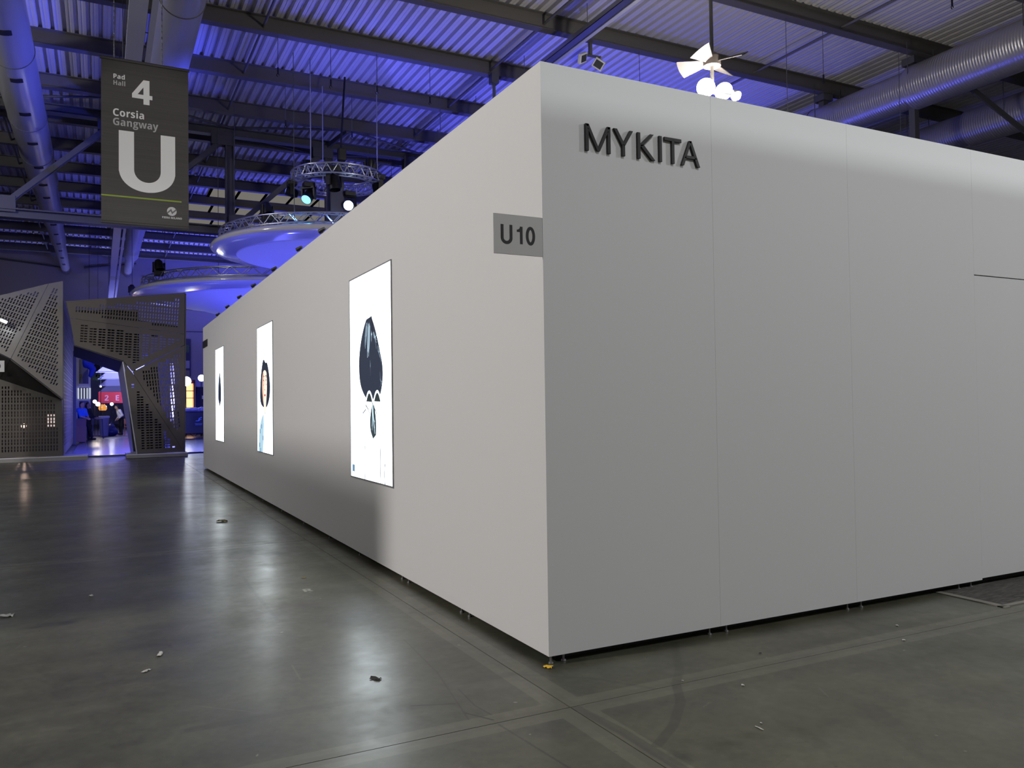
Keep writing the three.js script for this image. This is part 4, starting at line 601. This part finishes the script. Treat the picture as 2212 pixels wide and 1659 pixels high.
function person(label, pos, turn, pose, cols) {
  const t = thing('person', label, 'person', pos); t.rotation.y = turn;
  const skin = std(...cols.skin, 0.6), J = pose;
  const c = (a, ra, b, rb) => [...J[a], ra, ...J[b], rb];
  const body = [c('pel', 0.13, 'chest', 0.14), c('chest', 0.14, 'neck', 0.06), c('neck', 0.05, 'head0', 0.055), [...J.head0, 0.075, ...J.head1, 0.088]], shirt = [c('pel', 0.145, 'chest', 0.16), [J.shL[0], J.shL[1], J.shL[2], 0.075, J.shR[0], J.shR[1], J.shR[2], 0.075]], pants = [[...J.pel, 0.148, J.pel[0], J.pel[1] + 0.06, J.pel[2], 0.145]], shoes = [];
  for (const s of ['L', 'R']) {
    body.push(c('sh' + s, 0.055, 'el' + s, 0.042), c('el' + s, 0.042, 'wr' + s, 0.028), c('hip' + s, 0.085, 'kn' + s, 0.058), c('kn' + s, 0.058, 'an' + s, 0.04), [J['an' + s][0], J['an' + s][1], J['an' + s][2], 0.04, J['an' + s][0], 0.03, J['an' + s][2] + 0.13, 0.03]);
    const w = V(...J['wr' + s]), e = V(...J['el' + s]), d = w.clone().sub(e).normalize(), sd = V(0, 1, 0).cross(d).normalize().multiplyScalar(1), pal = w.clone().addScaledVector(d, 0.08);
    if (sd.length() < 0.5) sd.set(1, 0, 0);
    body.push([...w.toArray(), 0.028, ...pal.toArray(), 0.032]);
    for (let f = 0; f < 4; f++) { const o = sd.clone().multiplyScalar((f - 1.5) * 0.021), q = pal.clone().add(o), tip = q.clone().addScaledVector(d, [0.065, 0.08, 0.075, 0.055][f]).add(V(0, -0.015, 0)); body.push([...q.toArray(), 0.010, ...tip.toArray(), 0.008]); }
    const th = w.clone().addScaledVector(d, 0.03).addScaledVector(sd, 0.03); body.push([...th.toArray(), 0.012, ...th.clone().addScaledVector(d, 0.05).addScaledVector(sd, 0.03).toArray(), 0.009]);
    shirt.push(c('sh' + s, 0.07, 'el' + s, 0.055)); if (cols.longSleeve) shirt.push(c('el' + s, 0.055, 'wr' + s, 0.038));
    pants.push(c('hip' + s, 0.105, 'kn' + s, 0.078), c('kn' + s, 0.078, 'an' + s, 0.06)); shoes.push([J['an' + s][0], 0.05, J['an' + s][2] - 0.03, 0.05, J['an' + s][0], 0.045, J['an' + s][2] + 0.15, 0.042]);
  }
  const h0 = V(...J.head0), h1 = V(...J.head1), fw = V(...(J.face ?? [0, 0, 1])), mid = h0.clone().add(h1).multiplyScalar(0.5);
  const nose = mid.clone().addScaledVector(fw, 0.085); body.push([...nose.toArray(), 0.016, nose.x + fw.x * 0.015, nose.y - 0.03, nose.z + fw.z * 0.015, 0.017]);
  const side = V(0, 1, 0).cross(fw); for (const s of [-1, 1]) { const e = mid.clone().addScaledVector(side, s * 0.085); body.push([...e.toArray(), 0.018, e.x, e.y - 0.03, e.z, 0.014]); }
  part('body', blob(body, 0.022, 0.014), skin, t);
  const eyes = []; for (const s of [-1, 1]) { const e = mid.clone().addScaledVector(fw, 0.078).addScaledVector(side, s * 0.032); eyes.push(new THREE.SphereGeometry(0.012, 8, 6).translate(e.x, e.y + 0.015, e.z)); } part('eyes', eyes, M.black, t);
  const mo = mid.clone().addScaledVector(fw, 0.084); part('mouth', new THREE.SphereGeometry(0.02, 8, 6).scale(1, 0.3, 0.4).translate(mo.x, mo.y - 0.055, mo.z), std(0.35, 0.1, 0.09, 0.6), t);
  part('shirt', blob(shirt, 0.026, 0.03), std(...cols.shirt, 0.8), t); part('trousers', blob(pants, 0.026, 0.025), std(...cols.pants, 0.8), t); part('shoes', blob(shoes, 0.022, 0.015), M.black, t);
  const hair = [[h1.x - fw.x * 0.02, h1.y + 0.025, h1.z - fw.z * 0.02, 0.088, h0.x - fw.x * 0.04, h0.y + 0.03, h0.z - fw.z * 0.04, 0.075]]; if (cols.longHair) hair.push([h0.x - fw.x * 0.05, h0.y + 0.02, h0.z - fw.z * 0.05, 0.08, h0.x - fw.x * 0.07, h0.y - 0.18, h0.z - fw.z * 0.07, 0.06]);
  part('hair', blob(hair, 0.022, 0.02), std(...cols.hair, 0.6), t);
  if (cols.vest) part('waistcoat', blob([[J.chest[0], J.chest[1] + 0.06, J.chest[2] + 0.05, 0.13, J.pel[0], J.pel[1] + 0.05, J.pel[2] + 0.07, 0.12]], 0.026, 0.03), std(...cols.vest, 0.8), t);
  return t;
}
{
  const stand = (o = {}) => ({ pel: [0, 0.95, 0], chest: [0, 1.28, 0], neck: [0, 1.48, 0], head0: [0, 1.58, 0.02], head1: [0, 1.68, 0.02], shL: [0.19, 1.42, 0], shR: [-0.19, 1.42, 0], elL: [0.26, 1.13, 0], elR: [-0.26, 1.13, 0], wrL: [0.27, 0.88, 0.06], wrR: [-0.27, 0.88, 0.06], hipL: [0.1, 0.92, 0], hipR: [-0.1, 0.92, 0], knL: [0.11, 0.5, 0.02], knR: [-0.11, 0.5, 0.02], anL: [0.12, 0.08, 0], anR: [-0.12, 0.08, 0], ...o });
  person('standing person in a white shirt and black trousers bending slightly towards a table', [-1.2, 0, -48.6], -1.3, stand({ chest: [0, 1.27, 0.08], neck: [0, 1.45, 0.17], head0: [0, 1.53, 0.23], head1: [0, 1.62, 0.26], shL: [0.19, 1.39, 0.12], shR: [-0.19, 1.39, 0.12], elL: [0.25, 1.12, 0.0], elR: [-0.25, 1.12, 0.02], wrL: [0.24, 0.95, 0.18], wrR: [-0.24, 0.93, 0.16] }), { skin: [0.45, 0.28, 0.2], shirt: [0.75, 0.75, 0.8], pants: [0.01, 0.01, 0.015], hair: [0.03, 0.025, 0.02], longSleeve: true });
  person('person in dark clothes with long hair leaning at the high table', [-2.82, 0.05, -39.4], 1.2, stand({ knR: [-0.1, 0.52, 0.12], anR: [-0.05, 0.1, 0.22], elL: [0.2, 1.1, 0.16], wrL: [0.1, 1.05, 0.36], elR: [-0.2, 1.1, 0.14], wrR: [-0.06, 1.03, 0.33] }), { skin: [0.45, 0.28, 0.2], shirt: [0.012, 0.012, 0.014], pants: [0.01, 0.01, 0.012], hair: [0.05, 0.03, 0.02], longHair: true, longSleeve: true });
  person('person in a bright blue top standing behind the brown counter', [-3.02, 0.05, -36.4], 0.9, stand({ elL: [0.23, 1.14, 0.12], wrL: [0.08, 1.06, 0.28], elR: [-0.23, 1.14, 0.12], wrR: [-0.06, 1.06, 0.30] }), { skin: [0.45, 0.28, 0.2], shirt: [0.03, 0.16, 0.75], pants: [0.3, 0.28, 0.26], hair: [0.02, 0.02, 0.02] });

  const cn = thing('counter', 'dark brown reception counter beside the passage wall', 'counter', [-3.02, 0.05, -34.6]); part('front_panel', boxMM(-0.22, 0.2, 0.08, 1.02, -0.02, 0.02), std(0.10, 0.035, 0.03, 0.5), cn); part('side_panel', [boxMM(-0.22, -0.18, 0, 1.02, -0.6, -0.02), boxMM(0.16, 0.2, 0, 1.02, -0.6, -0.02)], std(0.06, 0.025, 0.022, 0.5), cn); part('top', rbox(0.5, 0.04, 0.68, 0.01, -0.01, 1.04, -0.3), std(0.09, 0.05, 0.04, 0.4), cn);
  const tb = thing('high_table', 'slim dark high table in the passage behind the gateway', 'table', [-2.4, 0, -42.2]); part('top', rbox(0.5, 0.04, 0.5, 0.01, 0, 1.02, 0), std(0.3, 0.3, 0.35, 0.4), tb); for (const [x, z] of [[-0.2, -0.2], [0.2, -0.2], [-0.2, 0.2], [0.2, 0.2]]) part('leg', bar([x, 1.0, z], [x * 1.25, 0, z * 1.25], 0.045, 0.045), M.black, tb); part('stretcher', [bar([-0.24, 0.15, 0.24], [0.24, 0.15, 0.24], 0.035, 0.035), bar([-0.24, 0.15, -0.24], [0.24, 0.15, -0.24], 0.035, 0.035)], M.black, tb);
  const pp = thing('partition_post', 'tall dark post at the end of the perforated passage wall', 'post', [-3.25, 0, -33.6]); part('post', boxMM(-0.09, 0.09, 0, 3.9, -0.1, 0.1), std(0.03, 0.03, 0.045, 0.5), pp); part('foot_plate', rbox(0.3, 0.02, 0.3, 0.005, 0, 0.06, 0), M.black, pp);
  const slatGlow = glow(0.8, 0.88, 1, 0.6);
  const st = thing('display_stand', 'white stand front with a dark window above bright vertical slats', 'display stand', [-3.08, 0, -44.2]); part('frame', [boxMM(-0.34, -0.2, 0, 4.3, -0.1, 0), boxMM(0.24, 0.34, 0, 4.3, -0.1, 0), boxMM(-0.2, 0.24, 2.65, 2.85, -0.1, 0), boxMM(-0.2, 0.24, 4.15, 4.3, -0.1, 0), boxMM(-0.2, 0.24, 1.95, 2.05, -0.1, 0)], M.white, st); part('window', boxMM(-0.2, 0.24, 2.85, 4.15, -0.06, -0.04), std(0.02, 0.015, 0.012, 0.2), st); for (let k = 0; k < 5; k++) part('slat', boxMM(-0.26 + k * 0.135, -0.19 + k * 0.135, 2.06, 2.62, 0.02, 0.06), slatGlow, st); part('lower_panel', boxMM(-0.2, 0.24, 0, 1.95, -0.08, -0.05), std(0.25, 0.25, 0.4, 0.6), st);
  const sg = canvasTex(512, 192, (g, w, h) => { g.fillStyle = '#cc2f1f'; g.fillRect(0, 0, w, h); g.fillStyle = '#d9a58f'; g.font = 'bold 130px sans-serif'; g.fillText('2', 90, 150); g.fillText('E', 255, 150); });
  const s2 = thing('red_sign', 'long red hanging sign reading 2 E at the end of the passage', 'sign', [-1.35, 1.92, -60]); part('panel', boxMM(-1.05, 1.05, 0, 0.8, -0.05, 0), std(0.5, 0.03, 0.03, 0.6), s2); part('sign_print', new THREE.PlaneGeometry(2.1, 0.8).translate(0, 0.4, 0.003), new THREE.MeshStandardMaterial({ map: sg, roughness: 0.6 }), s2); for (const x of [-0.9, 0.9]) part('hanger', rod([x, 0.8, -0.02], [x, 4.08, -0.02], 0.01, 5), M.alu, s2);
  [[-2.25, 3.48, -57, 'nearest'], [-2.15, 3.18, -61.5, 'second'], [-2.1, 2.8, -66, 'third'], [-2.05, 2.45, -70.5, 'farthest']].forEach(([x, y, z, n]) => { const t = thing('ceiling_sail', `white pointed fabric sail under the passage ceiling, ${n} of four`, 'fabric sail', [x, y, z], 'fabric sails over the passage'); const s = new THREE.Shape(); s.moveTo(-0.3, 0.5); s.lineTo(4.2, 0.55); s.lineTo(4.2, 2.0); s.lineTo(1.4, 2.0); s.closePath(); part('sail', new THREE.ExtrudeGeometry(s, { depth: 0.02, bevelEnabled: false }), std(0.75, 0.75, 0.82, 0.7), t); part('edge_tube', rod([-0.3, 0.5, 0.03], [4.2, 0.55, 0.03], 0.03, 6), M.white, t); part('hanger', rod([3.5, 2.0, 0.01], [3.5, 6 - y, 0.01], 0.01, 5), M.alu, t); });
  // globe lamps
  [[-2.56, 1.93, -47, 0.10, 'upper of two touching globe lamps beside the red sign', [1, 0.85, 0.7]], [-2.40, 1.78, -46.6, 0.12, 'lower of two touching globe lamps beside the red sign', [1, 0.85, 0.7]], [-1.70, 1.78, -47.5, 0.09, 'globe lamp shining just under the red sign', [0.9, 0.95, 1]], [-2.26, 2.75, -46, 0.05, 'tiny spot lamp above the two touching globe lamps', [1, 0.95, 0.9]]].forEach(([x, y, z, r, label, c]) => {
    const t = thing('globe_lamp', label, 'lamp', [x, y, z]); part('globe', new THREE.SphereGeometry(r, 20, 14), glow(...c, 6), t); part('stem', rod([0, -r * 0.9, 0], [0, 0.02 - y, 0], 0.015, 6), M.black, t); part('foot', new THREE.CylinderGeometry(0.14, 0.16, 0.02, 20).translate(0, 0.01 - y, 0), M.black, t); const l = new THREE.PointLight(new THREE.Color().setRGB(...c), 1, 0, 2); l.position.set(0, 0, 0); l.name = 'globe_lamp_light'; l.castShadow = true; t.add(l);
  });
  const ln = thing('lantern', 'amber glowing lantern under the red sign', 'lantern', [-2.16, 1.42, -47.2]); part('shade', lathe([[0.10, 0.34], [0.2, 0.26], [0.22, 0.1], [0.16, 0], [0.1, 0]], 24), glow(1, 0.42, 0.08, 0.8), ln); part('cap', new THREE.CylinderGeometry(0.1, 0.1, 0.03, 16).translate(0, 0.35, 0), M.black, ln); part('stand', [rod([0, -1.42, 0], [0, 0, 0], 0.02, 8), new THREE.CylinderGeometry(0.15, 0.15, 0.02, 16).translate(0, -1.41, 0)], M.black, ln);
  const bk = thing('basket', 'pale grey basket standing under the amber lantern', 'basket', [-2.1, 0, -45.5]); part('tub', lathe([[0.001, 0.02], [0.2, 0.02], [0.25, 1.0], [0.24, 1.0], [0.19, 0.05]], 20), std(0.4, 0.4, 0.45, 0.7), bk); part('lining', lathe([[0.25, 1.0], [0.27, 1.03], [0.27, 1.12], [0.22, 1.06]], 20), M.white, bk);
  const bag = thing('rubbish_bag', 'bulging dark blue rubbish bag on the passage floor', 'bag', [-1.75, 0, -46]); part('bag', blob([[0, 0.26, 0, 0.27, 0, 0.45, 0, 0.2], [0.15, 0.22, 0.05, 0.2, -0.15, 0.22, 0, 0.22], [0, 0.6, 0, 0.06, 0.02, 0.75, 0, 0.04]], 0.03, 0.04), std(0.04, 0.05, 0.16, 0.3), bag); part('knot', new THREE.TorusGeometry(0.05, 0.015, 6, 12).rotateX(Math.PI / 2).translate(0, 0.62, 0), M.black, bag);
  const ch = thing('chair', 'orange wooden chair beside the gateway leg', 'chair', [-0.85, 0, -47.5]); part('seat', rbox(0.42, 0.04, 0.42, 0.01, 0, 0.46, 0), std(0.5, 0.22, 0.1, 0.5), ch); part('backrest', rbox(0.42, 0.3, 0.03, 0.01, 0, 0.78, -0.2), std(0.55, 0.24, 0.1, 0.5), ch); for (const [x, z] of [[-0.18, -0.18], [0.18, -0.18], [-0.18, 0.18], [0.18, 0.18]]) part('leg', bar([x, z < 0 ? 0.9 : 0.45, z - (z < 0 ? 0.02 : 0)], [x, 0, z], 0.035, 0.035), std(0.5, 0.22, 0.1, 0.5), ch);
  const cl = thing('cloth_bundle', 'blue cloth bundle hanging at the top of the passage', 'cloth bundle', [-2.8, 3.1, -39.05]); part('cloth', blob([[0, 0.8, 0, 0.2, -0.06, 0.5, 0, 0.16], [0.08, 0.95, 0, 0.15, 0.16, 0.6, 0.05, 0.14], [0.2, 0.3, 0, 0.14, 0.12, 0.0, 0, 0.1], [-0.1, 0.65, 0.05, 0.13, 0.1, 0.4, 0.1, 0.12]], 0.03, 0.03), std(0.03, 0.08, 0.6, 0.6), cl); part('rope', rod([0.05, 1.0, 0], [0.05, 11 - 3.1, 0], 0.01, 6), M.black, cl);
  const pt = thing('hanging_plant', 'green leafy plant hanging beside the fabric sails', 'plant', [-2.40, 3.3, -48.5]); { const lv = []; for (let k = 0; k < 60; k++) { const a = rnd() * 6.28, e = rnd() * 1.6, r = 0.12 + rnd() * 0.2; lv.push(new THREE.SphereGeometry(0.07, 5, 4).scale(1, 0.12, 0.45).rotateZ(rnd() - 0.5).rotateY(a).translate(Math.cos(a) * r, 0.2 - e * 0.22, Math.sin(a) * r)); } const f = part('foliage', lv, std(0.06, 0.2, 0.03, 0.6), pt); f.userData.kind = 'stuff'; part('pot', lathe([[0.001, 0.0], [0.1, 0.0], [0.13, 0.16], [0.11, 0.16]], 16).translate(0, 0.05, 0), M.black, pt); part('cord', rod([0, 0.2, 0], [0, 11 - 3.3, 0], 0.008, 5), M.black, pt); }
  // waste container
  const lg = canvasTex(256, 256, (g, w) => { g.clearRect(0, 0, w, w); g.fillStyle = '#161b1b'; g.fillRect(0, 0, w, w); g.strokeStyle = '#7db0e6'; g.lineWidth = 14; g.lineCap = 'round'; g.beginPath(); g.moveTo(70, 120); g.lineTo(120, 120); g.lineTo(140, 60); g.lineTo(190, 40); g.moveTo(140, 85); g.lineTo(180, 85); g.moveTo(110, 120); g.lineTo(150, 105); g.stroke(); g.lineWidth = 8; g.beginPath(); g.moveTo(50, 180); g.lineTo(205, 180); g.moveTo(60, 205); g.lineTo(195, 205); g.stroke(); });
  const bn = thing('waste_container', 'large dark wheeled waste container between the gateway and the booth', 'waste container', [1.75, 0, -37.6]);
  { const s = new THREE.Shape(); s.moveTo(-0.62, 0.28); s.lineTo(0.62, 0.28); s.lineTo(0.72, 1.3); s.lineTo(-0.72, 1.3); s.closePath(); part('tub', new THREE.ExtrudeGeometry(s, { depth: 0.95, bevelEnabled: true, bevelSize: 0.02, bevelThickness: 0.02, bevelSegments: 2 }).translate(0, 0, -0.95), std(0.012, 0.016, 0.016, 0.45), bn); part('rim', [rbox(1.56, 0.06, 0.06, 0.02, 0, 1.31, 0.03), rbox(1.56, 0.06, 0.06, 0.02, 0, 1.31, -0.98), rbox(0.06, 0.06, 1.0, 0.02, 0.76, 1.31, -0.47), rbox(0.06, 0.06, 1.0, 0.02, -0.76, 1.31, -0.47)], std(0.012, 0.016, 0.016, 0.45), bn);
    part('emblem_print', new THREE.PlaneGeometry(0.55, 0.55).translate(0.2, 0.85, 0.023), new THREE.MeshStandardMaterial({ map: lg, roughness: 0.5 }), bn); for (const [x, z] of [[-0.5, -0.12], [0.5, -0.12], [-0.5, -0.83], [0.5, -0.83]]) { const w = part('wheel', new THREE.CylinderGeometry(0.1, 0.1, 0.05, 20).rotateZ(Math.PI / 2).translate(x, 0.1, z), M.black, bn); part('caster_fork', [boxMM(x - 0.045, x - 0.03, 0.08, 0.27, z - 0.04, z + 0.04), boxMM(x + 0.03, x + 0.045, 0.08, 0.27, z - 0.04, z + 0.04)], M.foot, bn); } }
  const rb = thing('rubbish_heap', 'pale plastic sheeting piled on top of the waste container', 'plastic sheeting', [1.75, 1.38, -38]); part('sheeting', blob([[-0.5, -0.05, 0, 0.12, 0.5, 0.0, 0.1, 0.14], [-0.3, 0.02, 0.2, 0.1, 0.1, 0.05, 0.2, 0.09], [0.35, 0.06, 0.2, 0.11, 0.6, 0.02, 0.1, 0.08], [-0.55, 0.0, 0.25, 0.07, -0.2, 0.03, 0.3, 0.06]], 0.03, 0.02), std(0.5, 0.5, 0.6, 0.5), rb);
  // stand floodlights and warm niche
  [[1.62, 2.86, -40.2, 0.24, 'brightest floodlight on a stand beside the gateway edge', 24, 4], [2.40, 3.04, -40.6, 0.17, 'smaller floodlight on the same stand nearest the far booth corner', 14, 1]].forEach(([x, y, z, r, label, k, I]) => { const t = thing('stand_floodlight', label, 'floodlight', [x, y, z], 'floodlights beyond the gateway'); part('lens', lathe([[0.001, 0.05], [r * 0.6, 0.03], [r, 0], [0.001, -0.01]], 24).rotateX(Math.PI / 2), glow(0.8, 0.92, 1, k), t); part('housing', lathe([[r, 0], [r * 1.05, -0.03], [r * 0.7, -0.2], [0.02, -0.22]], 24).rotateX(Math.PI / 2), M.black, t); part('stand_pole', rod([0, -y, -0.12], [0, 0, -0.12], 0.02, 8), M.black, t); part('stand_foot', [rod([0, 0.35 - y, -0.12], [0.35, 0.02 - y, 0.1], 0.015, 6), rod([0, 0.35 - y, -0.12], [-0.35, 0.02 - y, 0.1], 0.015, 6), rod([0, 0.35 - y, -0.12], [0, 0.02 - y, -0.5], 0.015, 6)], M.black, t); const l = new THREE.SpotLight(0xdde9ff, I, 0, 1.25, 0.6, 2); l.position.set(0, 0, 0.12); l.target.position.set(-0.4, -0.35, 4); l.castShadow = true; l.shadow.radius = 5; l.name = 'stand_floodlight_lamp'; t.add(l, l.target); });
  const nc = thing('lit_showcase', 'warm glowing showcase with shelves seen past the gateway edge', 'showcase', [2.22, 0, -45.2]); part('cabinet', [boxMM(-0.36, -0.3, 0, 3.1, -0.6, 0), boxMM(0.24, 0.3, 0, 3.1, -0.6, 0), boxMM(-0.36, 0.3, 2.9, 3.1, -0.6, 0), boxMM(-0.36, 0.3, 0, 1.0, -0.6, 0)], std(0.5, 0.12, 0.08, 0.6), nc); part('glowing_back', boxMM(-0.3, 0.24, 1.0, 2.9, -0.6, -0.56), glow(1, 0.62, 0.28, 1.6), nc); for (const y of [1.5, 2.05, 2.45]) part('shelf', boxMM(-0.3, 0.24, y, y + 0.03, -0.55, -0.05), std(0.4, 0.25, 0.12, 0.6), nc); { const l = new THREE.RectAreaLight(new THREE.Color().setRGB(1, 0.62, 0.28), 3, 0.5, 1.8); l.position.set(0, 1.95, -0.5); l.rotation.y = Math.PI; l.name = 'showcase_lamp'; nc.add(l); }
  const dk = thing('partition_panel', 'dark navy stand wall with a small white card, beside the glowing showcase', 'partition', [3.05, 0, -45.5]); part('panel', boxMM(-0.45, 0.9, 0, 2.7, -0.05, 0), std(0.02, 0.02, 0.10, 0.7), dk); part('card', boxMM(-0.12, 0.22, 2.0, 2.2, 0, 0.008), M.white, dk); part('fascia', boxMM(-0.45, 0.9, 2.7, 3.1, -0.1, 0.02), std(0.5, 0.5, 0.7, 0.7), dk);
  const vs = thing('vertical_sign', 'tall narrow wall sign with dark panels on the far hall wall', 'sign', [2.85, 3.6, -53.72]); part('panel', boxMM(-0.2, 0.25, 0, 2.5, -0.04, 0.03), std(0.06, 0.06, 0.12, 0.6), vs); part('print_block', [boxMM(-0.15, 0.15, 1.6, 2.1, 0.03, 0.035)], std(0.1, 0.2, 0.08, 0.6), vs); part('print_block', [boxMM(-0.18, 0.18, 0.55, 1.05, 0.03, 0.035)], std(0.5, 0.5, 0.55, 0.6), vs); part('print_block', [boxMM(-0.18, 0.18, -0.0, 0.4, 0.03, 0.035)], std(0.3, 0.28, 0.2, 0.6), vs);
  const bw = thing('stand_wall', 'dark stand wall hidden behind the perforated gateway leg, placed to darken its holes', 'partition', [0, 0, -31.5]); part('panel', boxMM(-0.7, 0.25, 0.05, 3.6, -0.1, 0), std(0.035, 0.032, 0.035, 0.7), bw); part('cap_rail', boxMM(-0.75, 0.3, 3.6, 3.66, -0.12, 0.02), M.black, bw);  // hidden wall, placed to keep the gateway holes dark
}
{
  const n2 = thing('unseen_gangway_booth', 'tall plain unseen booth beside the gangway, placed to shade the long white wall', 'exhibition booth', [0, 0, 0]); const gm = std(0.62, 0.6, 0.58, 0.8);  // unseen booth, height set to shade the foot of the long wall
  part('wall_panel', boxMM(-7.12, -7, 0, 5.0, -14, -1.85), gm, n2); part('return_panel', boxMM(-9.6, -7.12, 0, 5.0, -1.97, -1.85), gm, n2); part('plinth', boxMM(-7, -6.98, 0, 0.1, -14, -1.85), M.skirt, n2);
}
// unseen neighbouring stand, sized to shade the lower booth front from a hall lamp
{
  const n1 = thing('unseen_opposite_booth', 'tall plain unseen booth facing the booth front, placed to shade its lower part', 'exhibition booth', [0, 0, 9]); const gm = std(0.35, 0.34, 0.32, 0.8);
  part('wall_panel', boxMM(2.2, 13, 0, 5.42, 0, 0.12), gm, n1); part('return_panel', boxMM(12.88, 13, 0, 5.42, 0.12, 5), gm, n1); part('return_panel', boxMM(2.2, 2.32, 0, 5.42, 0.12, 3), gm, n1); part('plinth', boxMM(2.2, 13, 0, 0.1, -0.02, 0), M.skirt, n1);
}
// ------------------------------------------------------------------ litter
{
  const scrap = (label, x, z, w, d, mat, cat = 'paper scrap', name = 'paper_scrap', grp) => { const t = thing(name, label, cat, [x, 0.0015, z], grp); const g = new THREE.PlaneGeometry(w, d, 5, 5).rotateX(-Math.PI / 2), p = g.attributes.position; for (let i = 0; i < p.count; i++) { const r = rnd(); p.setXYZ(i, p.getX(i) + (rnd() - 0.5) * w * 0.18, rnd() * Math.min(w, d) * 0.35, p.getZ(i) + (rnd() - 0.5) * d * 0.18); } g.computeVertexNormals(); const m = part(name === 'paper_scrap' ? 'crumpled_sheet' : 'scrap', g, mat, t); t.rotation.y = rnd() * 6; };
  const wp = std(0.5, 0.49, 0.46, 0.8, 0, { side: THREE.DoubleSide }), dk = std(0.03, 0.028, 0.025, 0.8, 0, { side: THREE.DoubleSide }), lf = std(0.22, 0.17, 0.06, 0.8, 0, { side: THREE.DoubleSide }), ye = std(0.75, 0.45, 0.03, 0.6, 0, { side: THREE.DoubleSide });
  scrap('yellow plastic scrap on the floor at the booth corner', -0.02, 0.03, 0.045, 0.035, ye, 'plastic scrap', 'plastic_scrap');
  scrap('dry brownish leaf on the floor along the white wall', -0.86, -7.17, 0.12, 0.09, lf, 'leaf', 'fallen_leaf');
  scrap('crumpled pale paper at the picture edge on the gangway floor', -2.89, -2.89, 0.09, 0.06, wp);
  scrap('small yellowish leaf bit near the stencilled mark on the floor', -0.7, -3.1, 0.035, 0.025, lf, 'leaf', 'fallen_leaf');
  scrap('flat pale scrap lying in the dark part of the gangway floor', -2.05, -1.04, 0.07, 0.02, wp);
  scrap('thin white strip of paper in the middle of the gangway floor', -1.96, -1.34, 0.09, 0.025, wp);
  scrap('white torn bit of paper before the booth front, largest there', 0.73, 0.78, 0.022, 0.014, wp);
  scrap('white bit of paper close to the trench cover', 2.4, 0.42, 0.024, 0.014, wp); scrap('white bit of paper in front of the seam nearest the door', 2.15, 0.66, 0.026, 0.016, wp);
  scrap('tiny white chip on the floor joint before the booth front', 0.5, 0.57, 0.012, 0.008, wp); scrap('curved pale sliver on the floor near the picture bottom', 0.40, 1.24, 0.05, 0.008, wp); scrap('small white flake beside the curved pale sliver', 0.45, 1.2, 0.012, 0.01, wp);
  scrap('dark crumpled foil in the bright reflection on the floor', -0.94, -0.27, 0.06, 0.03, dk, 'foil scrap', 'foil_scrap'); scrap('dark chip in front of the middle of the booth front', 1.2, 0.42, 0.014, 0.012, dk, 'foil scrap', 'foil_scrap');
  scrap('small white bit in the reflection of the far portrait', -2.35, -3.3, 0.04, 0.03, wp);
}
renderer.render(scene, camera);
